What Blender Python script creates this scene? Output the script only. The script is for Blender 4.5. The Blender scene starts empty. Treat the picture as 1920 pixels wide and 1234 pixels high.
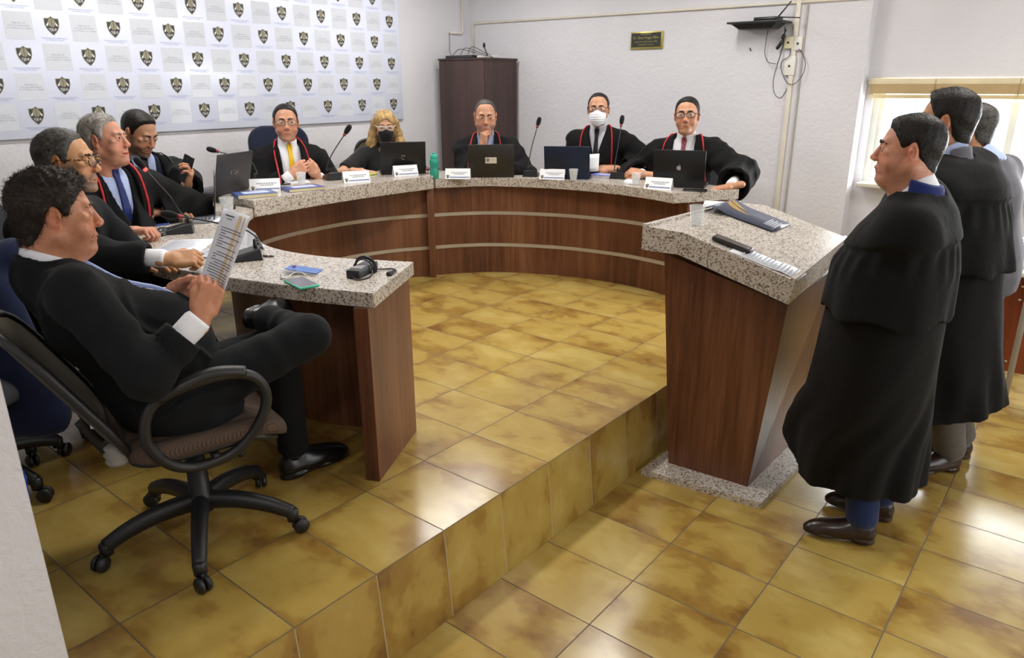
import bpy, bmesh, math, random
import numpy as np
from mathutils import Vector, Matrix
random.seed(7); RNG = np.random.default_rng(7)
SC = bpy.context.scene
COL = SC.collection
PI = math.pi
def V3(*a): return np.array(a, dtype=float)
def nrm(v):
    v = np.asarray(v, float); return v/ (np.linalg.norm(v)+1e-12)

# ------------------------------------------------------------------ camera (fitted to the tile grid)
CAM = V3(1.52666, -0.91115, 1.44342)
YAW, PITCH, ROLL, FPX = -0.681014, 0.325208, -0.003992, 1367.85
def _axes():
    sy, cy, sp, cp = math.sin(YAW), math.cos(YAW), math.sin(PITCH), math.cos(PITCH)
    f = V3(sy*cp, cy*cp, -sp); r = V3(cy, -sy, 0); u = np.cross(r, f)
    cr, sr = math.cos(ROLL), math.sin(ROLL)
    return cr*r+sr*u, -sr*r+cr*u, f
CR, CU, CF = _axes()
def ray(u, v): return CF + CR*(u-960)/FPX - CU*(v-617)/FPX
def onz(u, v, z): d = ray(u, v); return CAM + d*(z-CAM[2])/d[2]
def ony(u, v, y): d = ray(u, v); return CAM + d*(y-CAM[1])/d[1]
def onx(u, v, x): d = ray(u, v); return CAM + d*(x-CAM[0])/d[0]
def atd(u, v, z): return CAM + ray(u, v)*z
def proj(X):
    d = np.asarray(X)-CAM; z = d@CF
    return 960+FPX*(d@CR)/z, 617-FPX*(d@CU)/z, z
H = -0.336      # lower floor, the raised floor is z = 0

# ------------------------------------------------------------------ node materials
MATS = {}
def newmat(name):
    m = bpy.data.materials.new(name); m.use_nodes = True
    nt = m.node_tree; b = nt.nodes['Principled BSDF']; return m, nt, b
def N(nt, typ, **kw):
    n = nt.nodes.new(typ)
    for k, v in kw.items():
        if k.startswith('_'): setattr(n, k[1:], v)
        else: n.inputs[k.replace('_', ' ')].default_value = v
    return n
def L(nt, a, b): nt.links.new(a, b)
def rgb(h):
    h = h.lstrip('#'); c = [int(h[i:i+2], 16)/255 for i in (0, 2, 4)]
    return tuple((x/12.92 if x <= .04045 else ((x+.055)/1.055)**2.4) for x in c)+(1,)
def ramp(nt, fac, stops):
    r = nt.nodes.new('ShaderNodeValToRGB'); e = r.color_ramp.elements
    while len(e) < len(stops): e.new(0.5)
    for i, (p, c) in enumerate(stops): e[i].position = p; e[i].color = c
    L(nt, fac, r.inputs[0]); return r
def bumpnode(nt, b, height, strength=.2, dist=.01):
    n = nt.nodes.new('ShaderNodeBump'); n.inputs['Strength'].default_value = strength
    n.inputs['Distance'].default_value = dist; L(nt, height, n.inputs['Height']); L(nt, n.outputs[0], b.inputs['Normal']); return n
def coord(nt, kind='Object'): return nt.nodes.new('ShaderNodeTexCoord').outputs[kind]
def mapped(nt, src, scale=(1, 1, 1), rot=(0, 0, 0)):
    m = nt.nodes.new('ShaderNodeMapping'); m.inputs['Scale'].default_value = scale; m.inputs['Rotation'].default_value = rot
    L(nt, src, m.inputs[0]); return m.outputs[0]
def simple(name, col, rough=.5, metal=0, var=.06, vscale=8, bump=0, bscale=60, spec=None, **kw):
    """plain material whose colour wanders a little with noise"""
    if name in MATS: return MATS[name]
    m, nt, b = newmat(name); c = rgb(col) if isinstance(col, str) else col
    co = coord(nt)
    n = N(nt, 'ShaderNodeTexNoise', Scale=vscale, Detail=4.0); L(nt, co, n.inputs['Vector'])
    lo = tuple(x*(1-var) for x in c[:3])+(1,); hi = tuple(min(1, x*(1+var)) for x in c[:3])+(1,)
    r = ramp(nt, n.outputs[0], [(.3, lo), (.7, hi)]); L(nt, r.outputs[0], b.inputs['Base Color'])
    b.inputs['Roughness'].default_value = rough; b.inputs['Metallic'].default_value = metal
    if spec is not None: b.inputs['Specular IOR Level'].default_value = spec
    for k, v in kw.items(): b.inputs[k.replace('_', ' ')].default_value = v
    if bump:
        n2 = N(nt, 'ShaderNodeTexNoise', Scale=bscale, Detail=3.0); L(nt, co, n2.inputs['Vector']); bumpnode(nt, b, n2.outputs[0], bump, .004)
    MATS[name] = m; return m
def fabric(name, col, rough=.85, weave=500, var=.1, sheen=.15, spec=.25):
    if name in MATS: return MATS[name]
    m, nt, b = newmat(name); c = rgb(col) if isinstance(col, str) else col
    co = coord(nt)
    n = N(nt, 'ShaderNodeTexNoise', Scale=9.0, Detail=5.0); L(nt, co, n.inputs['Vector'])
    lo = tuple(x*(1-var) for x in c[:3])+(1,); hi = tuple(min(1, x*(1+var)) for x in c[:3])+(1,)
    r = ramp(nt, n.outputs[0], [(.3, lo), (.7, hi)]); L(nt, r.outputs[0], b.inputs['Base Color'])
    w = N(nt, 'ShaderNodeTexNoise', Scale=float(weave), Detail=2.0); L(nt, co, w.inputs['Vector'])
    w2 = N(nt, 'ShaderNodeTexNoise', Scale=14.0, Detail=3.0, Distortion=.6); L(nt, co, w2.inputs['Vector'])
    a = N(nt, 'ShaderNodeMath', _operation='MULTIPLY_ADD'); L(nt, w.outputs[0], a.inputs[0]); a.inputs[1].default_value = .12; L(nt, w2.outputs[0], a.inputs[2])
    bumpnode(nt, b, a.outputs[0], .35, .012)
    b.inputs['Roughness'].default_value = rough; b.inputs['Sheen Weight'].default_value = sheen
    b.inputs['Specular IOR Level'].default_value = spec
    MATS[name] = m; return m
def glassmat(name, col=(1, 1, 1, 1), rough=.02, ior=1.45):
    if name in MATS: return MATS[name]
    m, nt, b = newmat(name); b.inputs['Base Color'].default_value = col
    b.inputs['Transmission Weight'].default_value = 1; b.inputs['Roughness'].default_value = rough; b.inputs['IOR'].default_value = ior
    MATS[name] = m; return m

def tile_material(name, mode):
    """ochre glazed floor tiles 0.401 x 0.300 m laid on the fitted grid; mode: top, low or riser"""
    m, nt, b = newmat(name)
    g = nt.nodes.new('ShaderNodeNewGeometry'); sep = nt.nodes.new('ShaderNodeSeparateXYZ'); L(nt, g.outputs['Position'], sep.inputs[0])
    def M(op, a, b_=None, c=None):
        n = nt.nodes.new('ShaderNodeMath'); n.operation = op
        for i, x in enumerate((a, b_, c)):
            if x is None: continue
            if isinstance(x, (int, float)): n.inputs[i].default_value = x
            else: L(nt, x, n.inputs[i])
        return n.outputs[0]
    ox, oy = {'top': (0, 0), 'low': (LOX, LOY), 'riser': (0, 0)}[mode]
    gx = M('DIVIDE', M('SUBTRACT', sep.outputs[0], ox), TX); gy = M('DIVIDE', M('SUBTRACT', sep.outputs[1], oy), TY)
    if mode == 'riser': gx = M('MULTIPLY', sep.outputs[2], 0.0)
    fx, fy = M('FRACT', gx), M('FRACT', gy)
    dx = M('MULTIPLY', M('MINIMUM', fx, M('SUBTRACT', 1.0, fx)), TX); dy = M('MULTIPLY', M('MINIMUM', fy, M('SUBTRACT', 1.0, fy)), TY)
    d = dy if mode == 'riser' else M('MINIMUM', dx, dy)
    grout = M('LESS_THAN', d, .0023 if mode != 'riser' else .0020)
    cid = nt.nodes.new('ShaderNodeCombineXYZ'); L(nt, M('FLOOR', gx), cid.inputs[0]); L(nt, M('FLOOR', gy), cid.inputs[1]); cid.inputs[2].default_value = {'top': 1, 'low': 5, 'riser': 9}[mode]
    wn = nt.nodes.new('ShaderNodeTexWhiteNoise'); L(nt, cid.outputs[0], wn.inputs['Vector'])
    off = nt.nodes.new('ShaderNodeVectorMath'); off.operation = 'MULTIPLY_ADD'; L(nt, wn.outputs['Color'], off.inputs[0]); off.inputs[1].default_value = (20, 20, 20); L(nt, g.outputs['Position'], off.inputs[2])
    n1 = N(nt, 'ShaderNodeTexNoise', Scale=4.2, Detail=4.0, Roughness=.5, Distortion=.12); L(nt, mapped(nt, off.outputs[0], (1, 1.35, 1.0)), n1.inputs['Vector'])
    n2 = N(nt, 'ShaderNodeTexNoise', Scale=26.0, Detail=3.0); L(nt, mapped(nt, off.outputs[0], (1, 1.6, 1)), n2.inputs['Vector'])
    edge = M('MULTIPLY', M('MINIMUM', 1.0, M('MULTIPLY', d, 16.0)), .05)
    f = M('ADD', M('ADD', M('ADD', M('MULTIPLY', n1.outputs[0], .62), M('MULTIPLY', n2.outputs[0], .08)), M('MULTIPLY', M('SUBTRACT', wn.outputs['Value'], .5), .08)), M('SUBTRACT', edge, .025))
    r = ramp(nt, f, [(.19, rgb('#7a5729')), (.29, rgb('#957537')), (.37, rgb('#aa8f49')), (.52, rgb('#b7a05c'))])
    r.color_ramp.interpolation = 'EASE'
    mix = nt.nodes.new('ShaderNodeMix'); mix.data_type = 'RGBA'; L(nt, grout, mix.inputs[0]); L(nt, r.outputs[0], mix.inputs[6])
    mix.inputs[7].default_value = rgb('#5f5240') if mode != 'riser' else rgb('#a89a7c')
    L(nt, mix.outputs[2], b.inputs['Base Color'])
    rr = M('ADD', M('MULTIPLY', n2.outputs[0], .10), M('ADD', .15, M('MULTIPLY', grout, .5))); L(nt, rr, b.inputs['Roughness'])
    hgt = M('SUBTRACT', M('MULTIPLY', n1.outputs[0], .25), grout); bumpnode(nt, b, hgt, .25, .0015)
    b.inputs['Specular IOR Level'].default_value = .55
    MATS[name] = m; return m
TX, TY, LOX, LOY = .4013, .300, .0285, -.038

def wood(name, c1, c2, c3, scale=1.0, rough=.35):
    if name in MATS: return MATS[name]
    m, nt, b = newmat(name)
    g = nt.nodes.new('ShaderNodeNewGeometry').outputs['Position']
    n0 = N(nt, 'ShaderNodeTexNoise', Scale=2.2*scale, Detail=3.0); L(nt, mapped(nt, g, (1, 1, .35)), n0.inputs['Vector'])
    w = N(nt, 'ShaderNodeTexNoise', Scale=26.0*scale, Detail=5.0, Roughness=.65, Distortion=.35); L(nt, mapped(nt, g, (1, 1, .045)), w.inputs['Vector'])
    f2 = N(nt, 'ShaderNodeTexNoise', Scale=150.0*scale, Detail=3.0); L(nt, mapped(nt, g, (1, 1, .03)), f2.inputs['Vector'])
    mx = N(nt, 'ShaderNodeMath', _operation='MULTIPLY_ADD'); L(nt, n0.outputs[0], mx.inputs[0]); mx.inputs[1].default_value = .55
    mm = N(nt, 'ShaderNodeMath', _operation='MULTIPLY'); L(nt, w.outputs[0], mm.inputs[0]); mm.inputs[1].default_value = .5; L(nt, mm.outputs[0], mx.inputs[2])
    m3 = N(nt, 'ShaderNodeMath', _operation='MULTIPLY_ADD'); L(nt, f2.outputs[0], m3.inputs[0]); m3.inputs[1].default_value = .22; L(nt, mx.outputs[0], m3.inputs[2])
    r = ramp(nt, m3.outputs[0], [(.48, rgb(c1)), (.62, rgb(c2)), (.78, rgb(c3))]); L(nt, r.outputs[0], b.inputs['Base Color'])
    b.inputs['Roughness'].default_value = rough
    bumpnode(nt, b, f2.outputs[0], .12, .002); MATS[name] = m; return m

def granite(name='granite'):
    if name in MATS: return MATS[name]
    m, nt, b = newmat(name); g = nt.nodes.new('ShaderNodeNewGeometry').outputs['Position']
    v1 = N(nt, 'ShaderNodeTexVoronoi', Scale=230.0); L(nt, g, v1.inputs['Vector'])
    v2 = N(nt, 'ShaderNodeTexVoronoi', Scale=165.0); L(nt, mapped(nt, g, (1, 1, 1), (.4, .3, .9)), v2.inputs['Vector'])
    n = N(nt, 'ShaderNodeTexNoise', Scale=75.0, Detail=4.0, Roughness=.6); L(nt, g, n.inputs['Vector'])
    s1 = nt.nodes.new('ShaderNodeSeparateColor'); L(nt, v1.outputs['Color'], s1.inputs[0])
    s2 = nt.nodes.new('ShaderNodeSeparateColor'); L(nt, v2.outputs['Color'], s2.inputs[0])
    base = ramp(nt, s1.outputs[0], [(.0, rgb('#bdb5ab')), (.45, rgb('#cdc8c1')), (.75, rgb('#bfb3a4')), (.9, rgb('#a59585'))]); base.color_ramp.interpolation = 'CONSTANT'
    a = N(nt, 'ShaderNodeMath', _operation='MULTIPLY_ADD'); L(nt, s2.outputs[0], a.inputs[0]); a.inputs[1].default_value = .55; 
    mm = N(nt, 'ShaderNodeMath', _operation='MULTIPLY'); L(nt, n.outputs[0], mm.inputs[0]); mm.inputs[1].default_value = .9; L(nt, mm.outputs[0], a.inputs[2])
    dk = ramp(nt, a.outputs[0], [(.85, (0, 0, 0, 1)), (.90, (1, 1, 1, 1))])
    mix = nt.nodes.new('ShaderNodeMix'); mix.data_type = 'RGBA'; L(nt, dk.outputs[0], mix.inputs[0]); L(nt, base.outputs[0], mix.inputs[6]); mix.inputs[7].default_value = rgb('#766b60')
    L(nt, mix.outputs[2], b.inputs['Base Color']); b.inputs['Roughness'].default_value = .24; MATS[name] = m; return m

# ------------------------------------------------------------------ mesh helpers
class MB:
    """collects shapes, then links them as one mesh object"""
    def __init__(s): s.v = []; s.f = []; s.m = []; s.mats = []; s.smooth = []; s.n = 0; s.colors = None
    def mi(s, mat):
        if mat not in s.mats: s.mats.append(mat)
        return s.mats.index(mat)
    def add(s, verts, faces, mat=None, smooth=False, M=None):
        verts = np.asarray(verts, float).reshape(-1, 3)
        if M is not None: verts = verts@np.asarray(M)[:3, :3].T+np.asarray(M)[:3, 3]
        k = s.mi(mat); s.v.append(verts)
        for f in faces: s.f.append([i+s.n for i in f])
        s.m += [k]*len(faces); s.smooth += [smooth]*len(faces); s.n += len(verts); return s
    def box(s, lo, hi, mat=None, M=None, bev=0, seg=2):
        lo = np.minimum(lo, hi).astype(float); hi = np.maximum(np.asarray(lo), np.asarray(hi)).astype(float)
        bm = bmesh.new(); bmesh.ops.create_cube(bm, size=1)
        for v in bm.verts: v.co = Vector([(v.co[i]+.5)*(hi[i]-lo[i])+lo[i] for i in range(3)])
        if bev: bmesh.ops.bevel(bm, geom=list(bm.edges), offset=bev, segments=seg, affect='EDGES', profile=.5)
        s.bm(bm, mat, M, smooth=bool(bev)); return s
    def bm(s, bm, mat=None, M=None, smooth=False):
        bm.verts.ensure_lookup_table(); bm.verts.index_update()
        s.add([v.co[:] for v in bm.verts], [[v.index for v in f.verts] for f in bm.faces], mat, smooth, M); bm.free(); return s
    def prism(s, poly, z0, z1, mat=None, M=None, bev=0, smooth=False):
        bm = bmesh.new(); vs = [bm.verts.new((x, y, z0)) for x, y in poly]; f = bm.faces.new(vs)
        r = bmesh.ops.extrude_face_region(bm, geom=[f])
        for e in r['geom']:
            if isinstance(e, bmesh.types.BMVert): e.co.z = z1
        bmesh.ops.recalc_face_normals(bm, faces=bm.faces)
        if bev:
            es = [e for e in bm.edges if e.calc_face_angle(0) > .5]
            bmesh.ops.bevel(bm, geom=es, offset=bev, segments=2, affect='EDGES')
        bmesh.ops.triangulate(bm, faces=[f for f in bm.faces if len(f.verts) > 4])
        s.bm(bm, mat, M, smooth=smooth); return s
    def tube(s, pts, r, mat=None, sides=8, M=None, closed=False, flat=1.0, up=None):
        P = np.asarray(pts, float); n = len(P); R = np.full(n, r) if np.isscalar(r) else np.asarray(r, float)
        T = np.gradient(P, axis=0) if not closed else (np.roll(P, -1, 0)-np.roll(P, 1, 0))
        T = T/(np.linalg.norm(T, axis=1, keepdims=True)+1e-12)
        u = nrm(np.cross(T[0], up if up is not None else ([0, 0, 1] if abs(T[0][2]) < .9 else [1, 0, 0])))
        vs = []
        for i in range(n):
            u = nrm(u-T[i]*(u@T[i])); w = np.cross(T[i], u)
            for k in range(sides):
                a = 2*PI*k/sides; vs.append(P[i]+R[i]*(math.cos(a)*u+math.sin(a)*flat*w))
        fs = []
        for i in range(n if closed else n-1):
            j = (i+1) % n
            for k in range(sides): k2 = (k+1) % sides; fs.append([i*sides+k, i*sides+k2, j*sides+k2, j*sides+k])
        if not closed: fs.append(list(range(sides))[::-1]); fs.append([(n-1)*sides+k for k in range(sides)])
        s.add(vs, fs, mat, True, M); return s
    def lathe(s, prof, mat=None, seg=24, M=None, cap=True):
        vs, fs = [], []; n = len(prof)
        for (r, z) in prof:
            for k in range(seg): a = 2*PI*k/seg; vs.append((r*math.cos(a), r*math.sin(a), z))
        for i in range(n-1):
            for k in range(seg): k2 = (k+1) % seg; fs.append([i*seg+k, i*seg+k2, (i+1)*seg+k2, (i+1)*seg+k])
        if cap: fs.append(list(range(seg))[::-1]); fs.append([(n-1)*seg+k for k in range(seg)])
        s.add(vs, fs, mat, True, M); return s
    def quad(s, a, b, c, d, mat=None, M=None): s.add([a, b, c, d], [[0, 1, 2, 3]], mat, False, M); return s
    def build(s, name, mat=None, parent=None, colors=None, bevelmod=0):
        me = bpy.data.meshes.new(name)
        V = np.concatenate(s.v) if s.v else np.zeros((0, 3)); off = np.zeros(3)
        if parent is not None: off = np.array(parent_origin(parent))
        me.from_pydata((V-off).tolist() if len(V) < 400 else [tuple(x) for x in (V-off)], [], s.f)
        for k in (s.mats if s.mats != [None] else [mat]): me.materials.append(k if k is not None else mat)
        me.polygons.foreach_set('material_index', s.m); me.polygons.foreach_set('use_smooth', s.smooth)
        if colors is not None:
            at = me.color_attributes.new('tint', 'FLOAT_COLOR', 'POINT')
            C = np.ones((len(V), 4), np.float32); C[:, :3] = colors; at.data.foreach_set('color', C.ravel())
        me.validate(clean_customdata=False); me.update()
        o = bpy.data.objects.new(name, me); COL.objects.link(o)
        if parent is not None: o.parent = parent
        elif len(V):
            # put the origin at the base centre
            c = (V.min(0)+V.max(0))/2; c[2] = V[:, 2].min(); me.transform(Matrix.Translation(-Vector(c))); o.location = c
        return o
ORIG = {}
def parent_origin(p):
    v = Vector((0, 0, 0)); q = p
    while q is not None: v = v+Vector(q.location); q = q.parent
    return v
def tag(o, label=None, cat=None, group=None, kind=None):
    if label: o['label'] = label
    if cat: o['category'] = cat
    if group: o['group'] = group
    if kind: o['kind'] = kind
    return o
def thing(name, label, cat, loc=(0, 0, 0), group=None):
    o = bpy.data.objects.new(name, None); o.empty_display_size = .05; COL.objects.link(o); o.location = Vector([float(x) for x in loc])
    return tag(o, label, cat, group)
def copy_tree(o, parent=None):
    c = o.copy(); COL.objects.link(c); c.parent = parent
    for ch in list(o.children): copy_tree(ch, c)
    return c
def xf(loc, rz=0, s=1.0, rx=0, ry=0):
    return np.array(Matrix.Translation(Vector([float(x) for x in loc])) @ Matrix.Rotation(rz, 4, 'Z') @ Matrix.Rotation(ry, 4, 'Y') @ Matrix.Rotation(rx, 4, 'X') @ Matrix.Scale(s, 4))
def frame(o, R, s=1.0):
    M = np.eye(4); M[:3, :3] = np.asarray(R)*s; M[:3, 3] = o; return M
def lookR(fwd, up=(0, 0, 1)):
    """columns: right, forward, up"""
    f = nrm(fwd); r = nrm(np.cross(f, up)); u = np.cross(r, f); return np.stack([r, f, u], 1)
def smooth_path(P, n=8, closed=False):
    P = np.asarray(P, float); out = []; m = len(P)
    rng = range(m if closed else m-1)
    for i in rng:
        g = (lambda k: P[k % m]) if closed else (lambda k: P[min(max(k, 0), m-1)])
        p0, p1, p2, p3 = g(i-1), g(i), g(i+1), g(i+2)
        for t in np.arange(n)/n:
            out.append(.5*((2*p1)+(-p0+p2)*t+(2*p0-5*p1+4*p2-p3)*t*t+(-p0+3*p1-3*p2+p3)*t**3))
    if not closed: out.append(P[-1])
    return np.array(out)
_TC = {}
def text_geo(txt, size, align='CENTER'):
    """verts and faces of flat lettering in the XY plane"""
    k = (txt, align)
    if k not in _TC:
        cu = bpy.data.curves.new('t', 'FONT'); cu.body = txt; cu.size = 1; cu.align_x = align; cu.align_y = 'CENTER'; cu.resolution_u = 1
        o = bpy.data.objects.new('t', cu); COL.objects.link(o); bpy.context.view_layer.update()
        me = o.evaluated_get(bpy.context.evaluated_depsgraph_get()).to_mesh()
        _TC[k] = (np.array([v.co[:] for v in me.vertices]).reshape(-1, 3), [list(p.vertices) for p in me.polygons])
        COL.objects.unlink(o); bpy.data.objects.remove(o); bpy.data.curves.remove(cu)
    v, f = _TC[k]; return v*size, f

# ------------------------------------------------------------------ signed distance modelling
F32 = np.float32
def smin(a, b, k):
    if k <= 0: return np.minimum(a, b)
    h = np.clip(.5+.5*(b-a)/k, 0, 1); return b+(a-b)*h-k*h*(1-h)
def smax(a, b, k): return -smin(-a, -b, k)
def cap(a, b, ra, rb=None, n=None, s=1.0):
    a = np.asarray(a, float).astype(F32); b = np.asarray(b, float).astype(F32); rb = ra if rb is None else rb; ba = b-a; L2 = float(ba@ba)+1e-9
    if n is not None: n = nrm(n).astype(F32)
    def f(P):
        q = P-a; h = np.clip((q@ba)/L2, 0, 1); r = q-h[:, None]*ba
        if n is not None: r = r+(r@n)[:, None]*n*F32(s-1)
        return np.sqrt((r*r).sum(1))-(ra+(rb-ra)*h)
    return f
def ell(c, r, R=None):
    c = np.asarray(c, float).astype(F32); r = np.asarray(r, float).astype(F32)
    RR = None if R is None else np.asarray(R).astype(F32)
    def f(P):
        q = P-c
        if RR is not None: q = q@RR
        a = q/r; k0 = np.sqrt((a*a).sum(1)); b = a/r; k1 = np.sqrt((b*b).sum(1))+1e-9; return k0*(k0-1)/k1
    return f
def rbox(c, h, rad, R=None):
    c = np.asarray(c, float).astype(F32); h = np.asarray(h, float).astype(F32); RR = None if R is None else np.asarray(R).astype(F32)
    def f(P):
        q = P-c
        if RR is not None: q = q@RR
        q = np.abs(q)-(h-rad); return np.sqrt((np.maximum(q, 0)**2).sum(1))+np.minimum(q.max(1), 0)-rad
    return f
def U(k, *fs):
    def f(P):
        d = fs[0](P)
        for g in fs[1:]: d = smin(d, g(P), k)
        return d
    return f
def chain(pts, rad, **kw): return [cap(pts[i], pts[i+1], rad[i], rad[i+1], **kw) for i in range(len(pts)-1)]
_W = RNG.normal(size=(10, 3)).astype(F32); _W /= np.linalg.norm(_W, axis=1, keepdims=True); _PH = (RNG.random(10)*6.28).astype(F32)
def wob(P, f, seed=0, oct=3, dirs=None):
    """cheap smooth pseudo noise in -1..1"""
    out = 0; a = 1.0; tot = 0; Q = P if dirs is None else P*np.asarray(dirs, F32)
    for o in range(oct):
        w = _W[(seed+o*3) % 10]; w2 = _W[(seed+o*3+1) % 10]; w3 = _W[(seed+o*3+2) % 10]
        x = Q@w*f; y = Q@w2*f; z = Q@w3*f
        out = out+a*np.sin(x+1.7*np.sin(y*.8+_PH[(seed+o) % 10]))*np.cos(z+1.3*np.sin(x*.6+seed)); tot += a; a *= .55; f *= 1.9
    return out/tot
def sdf_mesh(f, lo, hi, h, B=8, lip=1.4):
    lo = np.asarray(lo, float); hi = np.asarray(hi, float); n = np.ceil((hi-lo)/h/B).astype(int)*B+1
    nb = (n-1)//B
    ax = [lo[i]+(np.arange(nb[i])+.5)*B*h for i in range(3)]
    cen = np.stack(np.meshgrid(*ax, indexing='ij'), -1).reshape(-1, 3).astype(F32)
    dc = f(cen); rad = B*h*.5*math.sqrt(3)*lip+h
    V = np.repeat(np.repeat(np.repeat(dc.reshape(nb), B, 0), B, 1), B, 2); V = np.pad(V, ((0, 1),)*3, mode='edge').astype(F32)
    act = np.argwhere((np.abs(dc) < rad).reshape(nb))
    g = np.stack(np.meshgrid(*[np.arange(B+1)]*3, indexing='ij'), -1).reshape(-1, 3)
    for s in range(0, len(act), 220):
        a = act[s:s+220]; I = (a[:, None, :]*B+g[None]).reshape(-1, 3)
        P = (lo+I*h).astype(F32); V[I[:, 0], I[:, 1], I[:, 2]] = f(P)
    for k in range(3):
        sl = [slice(None)]*3; sl[k] = 0; V[tuple(sl)] = np.maximum(V[tuple(sl)], h*.5); sl[k] = -1; V[tuple(sl)] = np.maximum(V[tuple(sl)], h*.5)
    S = V < 0; off = np.array([(i, j, k) for i in (0, 1) for j in (0, 1) for k in (0, 1)])
    c = sum(S[o[0]:n[0]-1+o[0], o[1]:n[1]-1+o[1], o[2]:n[2]-1+o[2]].astype(np.int8) for o in off)
    A = (c > 0) & (c < 8); I = np.argwhere(A); idx = np.full(A.shape, -1, np.int64); idx[A] = np.arange(len(I))
    cv = np.stack([V[I[:, 0]+o[0], I[:, 1]+o[1], I[:, 2]+o[2]] for o in off], 1)
    acc = np.zeros((len(I), 3)); cnt = np.zeros(len(I))
    for p in range(8):
        for q in range(p+1, 8):
            if np.abs(off[p]-off[q]).sum() != 1: continue
            va, vb = cv[:, p], cv[:, q]; m = (va < 0) != (vb < 0); t = np.where(m, va/np.where(m, va-vb, 1), 0)
            acc += m[:, None]*(off[p]+t[:, None]*(off[q]-off[p])); cnt += m
    verts = (I+acc/cnt[:, None])*h+lo
    F = []
    for a_ in range(3):
        b_, c_ = (a_+1) % 3, (a_+2) % 3
        sl0 = [slice(None)]*3; sl1 = [slice(None)]*3; sl0[a_] = slice(0, -1); sl1[a_] = slice(1, None)
        x = S[tuple(sl0)] != S[tuple(sl1)]; J = np.argwhere(x)
        J = J[(J[:, b_] > 0) & (J[:, c_] > 0) & (J[:, b_] < n[b_]-1) & (J[:, c_] < n[c_]-1)]
        if not len(J): continue
        eb = np.eye(3, dtype=int)[b_]; ec = np.eye(3, dtype=int)[c_]
        g4 = [J-eb-ec, J-ec, J, J-eb]; q = np.stack([idx[g_[:, 0], g_[:, 1], g_[:, 2]] for g_ in g4], 1)
        inside = S[J[:, 0], J[:, 1], J[:, 2]]; q[~inside] = q[~inside][:, ::-1]; F.append(q)
    F = np.concatenate(F); F = F[(F >= 0).all(1)]
    return verts, F
def sdf_add(mb, f, lo, hi, h, mat, M=None, lip=1.4):
    v, q = sdf_mesh(f, lo, hi, h, lip=lip)
    if M is not None: v = v@np.asarray(M)[:3, :3].T+np.asarray(M)[:3, 3]
    mb.add(v, q.tolist(), mat, True); return v
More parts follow.
